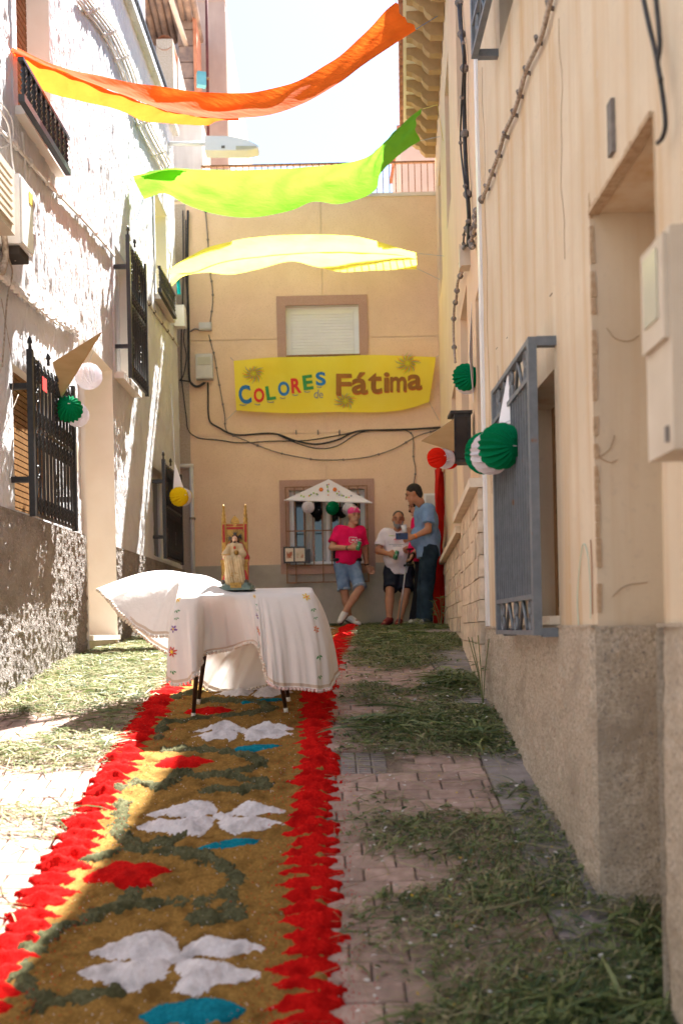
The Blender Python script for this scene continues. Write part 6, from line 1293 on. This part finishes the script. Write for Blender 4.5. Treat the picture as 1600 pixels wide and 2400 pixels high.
for i, (x0, x1, y, c) in enumerate(((835, 905, 665, 'lime'), (915, 985, 660, 'green'), (895, 985, 705, 'red'), (840, 1010, 765, 'grey'), (880, 980, 782, 'grey'))):
    m = MB(); pts = [at(740 + (x0 + (x1 - x0) * t) / 4.9, 1120 + (y + (7 * math.sin(t * 25) if c == 'red' else 3 * math.sin(t * 30))) / 4.9, 13.545) for t in np.linspace(0, 1, 14)]; m.tube(pts, .0035 if c != 'red' else .006, 5); m.build('shirt_print', PT[c], e)
# man in blue, seen from behind in profile
J = dict(head=(1120, 190, 0), neck=(1195, 285, .02), shL=(1215, 360, .2), shR=(1300, 365, -.12), elL=(1190, 610, .24), wrL=(1120, 625, .1), haL=(1060, 615, .04), elR=(1285, 600, -.2), wrR=(1130, 675, -.24), haR=(1030, 700, -.26), hipL=(1280, 880, .12), hipR=(1310, 880, -.08), knL=(1240, 1290, .12), anL=(1210, 1625, .16), toL=(1090, 1685, .16), knR=(1270, 1290, -.1), anR=(1275, 1630, -.1), toR=(1180, 1685, -.14))
e, W, hd, Rm, rt, f, up2 = person('tall man in faded blue shirt and dark jeans seen in profile', SK2, 12.6, J, (-.9, .1, -.32), 'blue', 'jeans', M('grey_trainer', (.25, .24, .23)), short=False, build=1.06, hem=-.03, belly=.14)
sdf_mesh('hair', [('e', hd(0, -.025, .05), (.084, .098, .085), Rm), ('e', hd(0, -.07, -.02), (.065, .045, .06), Rm)], .009, HR['dark'], e, k=.02)
m = MB(); p = W['haR'] + np.array([-.05, -.03, .03]); m.box(tuple(p), (.15, .012, .08), .1); ph = thing('phone', 'dark blue phone held by the tall man', 'phone', p); m.build('phone_case', M('phone_blue', (.03, .06, .14), rough=.4), ph); m = MB(); m.box((p[0] - .03, p[1] - .0085, p[2] + .02), (.03, .004, .02)); m.build('camera_bump', m_iron, ph)
p = W['haL'] + np.array([-.05, -.02, .03]); cp = thing('paper_cup', 'white cup held by the tall man', 'cup', p); m = MB(); m.lathe(tuple(p), [(-.045, .026), (.045, .036), (.047, .03)], 12, (-.2, 0, 1)); m.build('cup_body', m_cup, cp, True); m = MB(); m.lathe(tuple(p), [(.046, .037), (.052, .037)], 12, (-.2, 0, 1)); m.build('rim', m_cup, cp)
a, b = Vector(W['wrR']), Vector(W['elR']); d = (b - a).normalized(); m = MB(); m.tube([a + d * .0, a + d * .02], .035, 10); m.build('bracelet', PT['orange'], e)
# fourth person, mostly hidden
J = dict(head=(1150, 330, 0), neck=(1190, 440, 0), shL=(1150, 500, .1), shR=(1260, 500, .0), elL=(1200, 760, .1), wrL=(1150, 850, -.05), haL=(1110, 930, -.1), elR=(1220, 760, -.1), wrR=(1110, 880, -.25), haR=(1075, 955, -.3), hipL=(1210, 960, .05), hipR=(1270, 960, 0), knL=(1190, 1290, 0), anL=(1120, 1630, 0), toL=(1075, 1685, -.05), knR=(1240, 1290, 0), anR=(1170, 1630, -.05), toR=(1130, 1685, -.1))
e, W, hd, Rm, rt, f, up2 = person('person in pink top holding a crutch, mostly hidden behind the tall man', SK, 13.35, J, (-.8, -.3, -.2), 'pink', 'black', m_shoe, short=False, build=.95)
sdf_mesh('hair', [('e', hd(0, -.02, .04), (.09, .105, .1), Rm), ('c', hd(0, .05, .06), hd(.03, .09, -.04), .03, .02), ('c', hd(-.06, -.03, 0), hd(-.06, .0, -.16), .035, .02)], .009, HR['dark'], e, k=.02)
sdf_mesh('glove', [('c', W['wrR'], W['haR'], .036, .034)], .009, m_belt, e, k=.01)
cr = thing('crutch', 'grey metal crutch with black handle held in front of the navy shorts', 'crutch', at(740 + 950 / 4.9, 1120 + 1705 / 4.9, 13.1)); top = at(740 + 1035 / 4.9, 1120 + 1010 / 4.9, 13.05); bot = at(740 + 950 / 4.9, 1120 + 1690 / 4.9, 13.1); bot.z = max(bot.z, float(gz(13.1)) + .03)
m = MB(); m.tube([bot, top], .011, 10); m.build('shaft', M('brushed_metal', (.4, .4, .4), metal=.7, rough=.4), cr, True); m = MB(); m.tube([bot - Vector((0, 0, .03)), bot + Vector((0, 0, .02))], .017, 10); m.build('rubber_tip', m_belt, cr, True); m = MB(); m.tube([top + Vector((-.03, 0, .005)), top + Vector((.1, .02, .01))], .016, 8); m.build('handle', m_belt, cr, True); m = MB(); m.tube([top, top + Vector((.06, .03, .22))], .011, 8); m.build('upper_shaft', m_belt, cr); m = MB(); m.tube([top + Vector((.06, .03, .22)) + Vector((.045 * math.cos(t), .045 * math.sin(t), 0)) for t in np.linspace(.6, 5.6, 12)], .009, 6); m.build('arm_cuff', m_belt, cr)
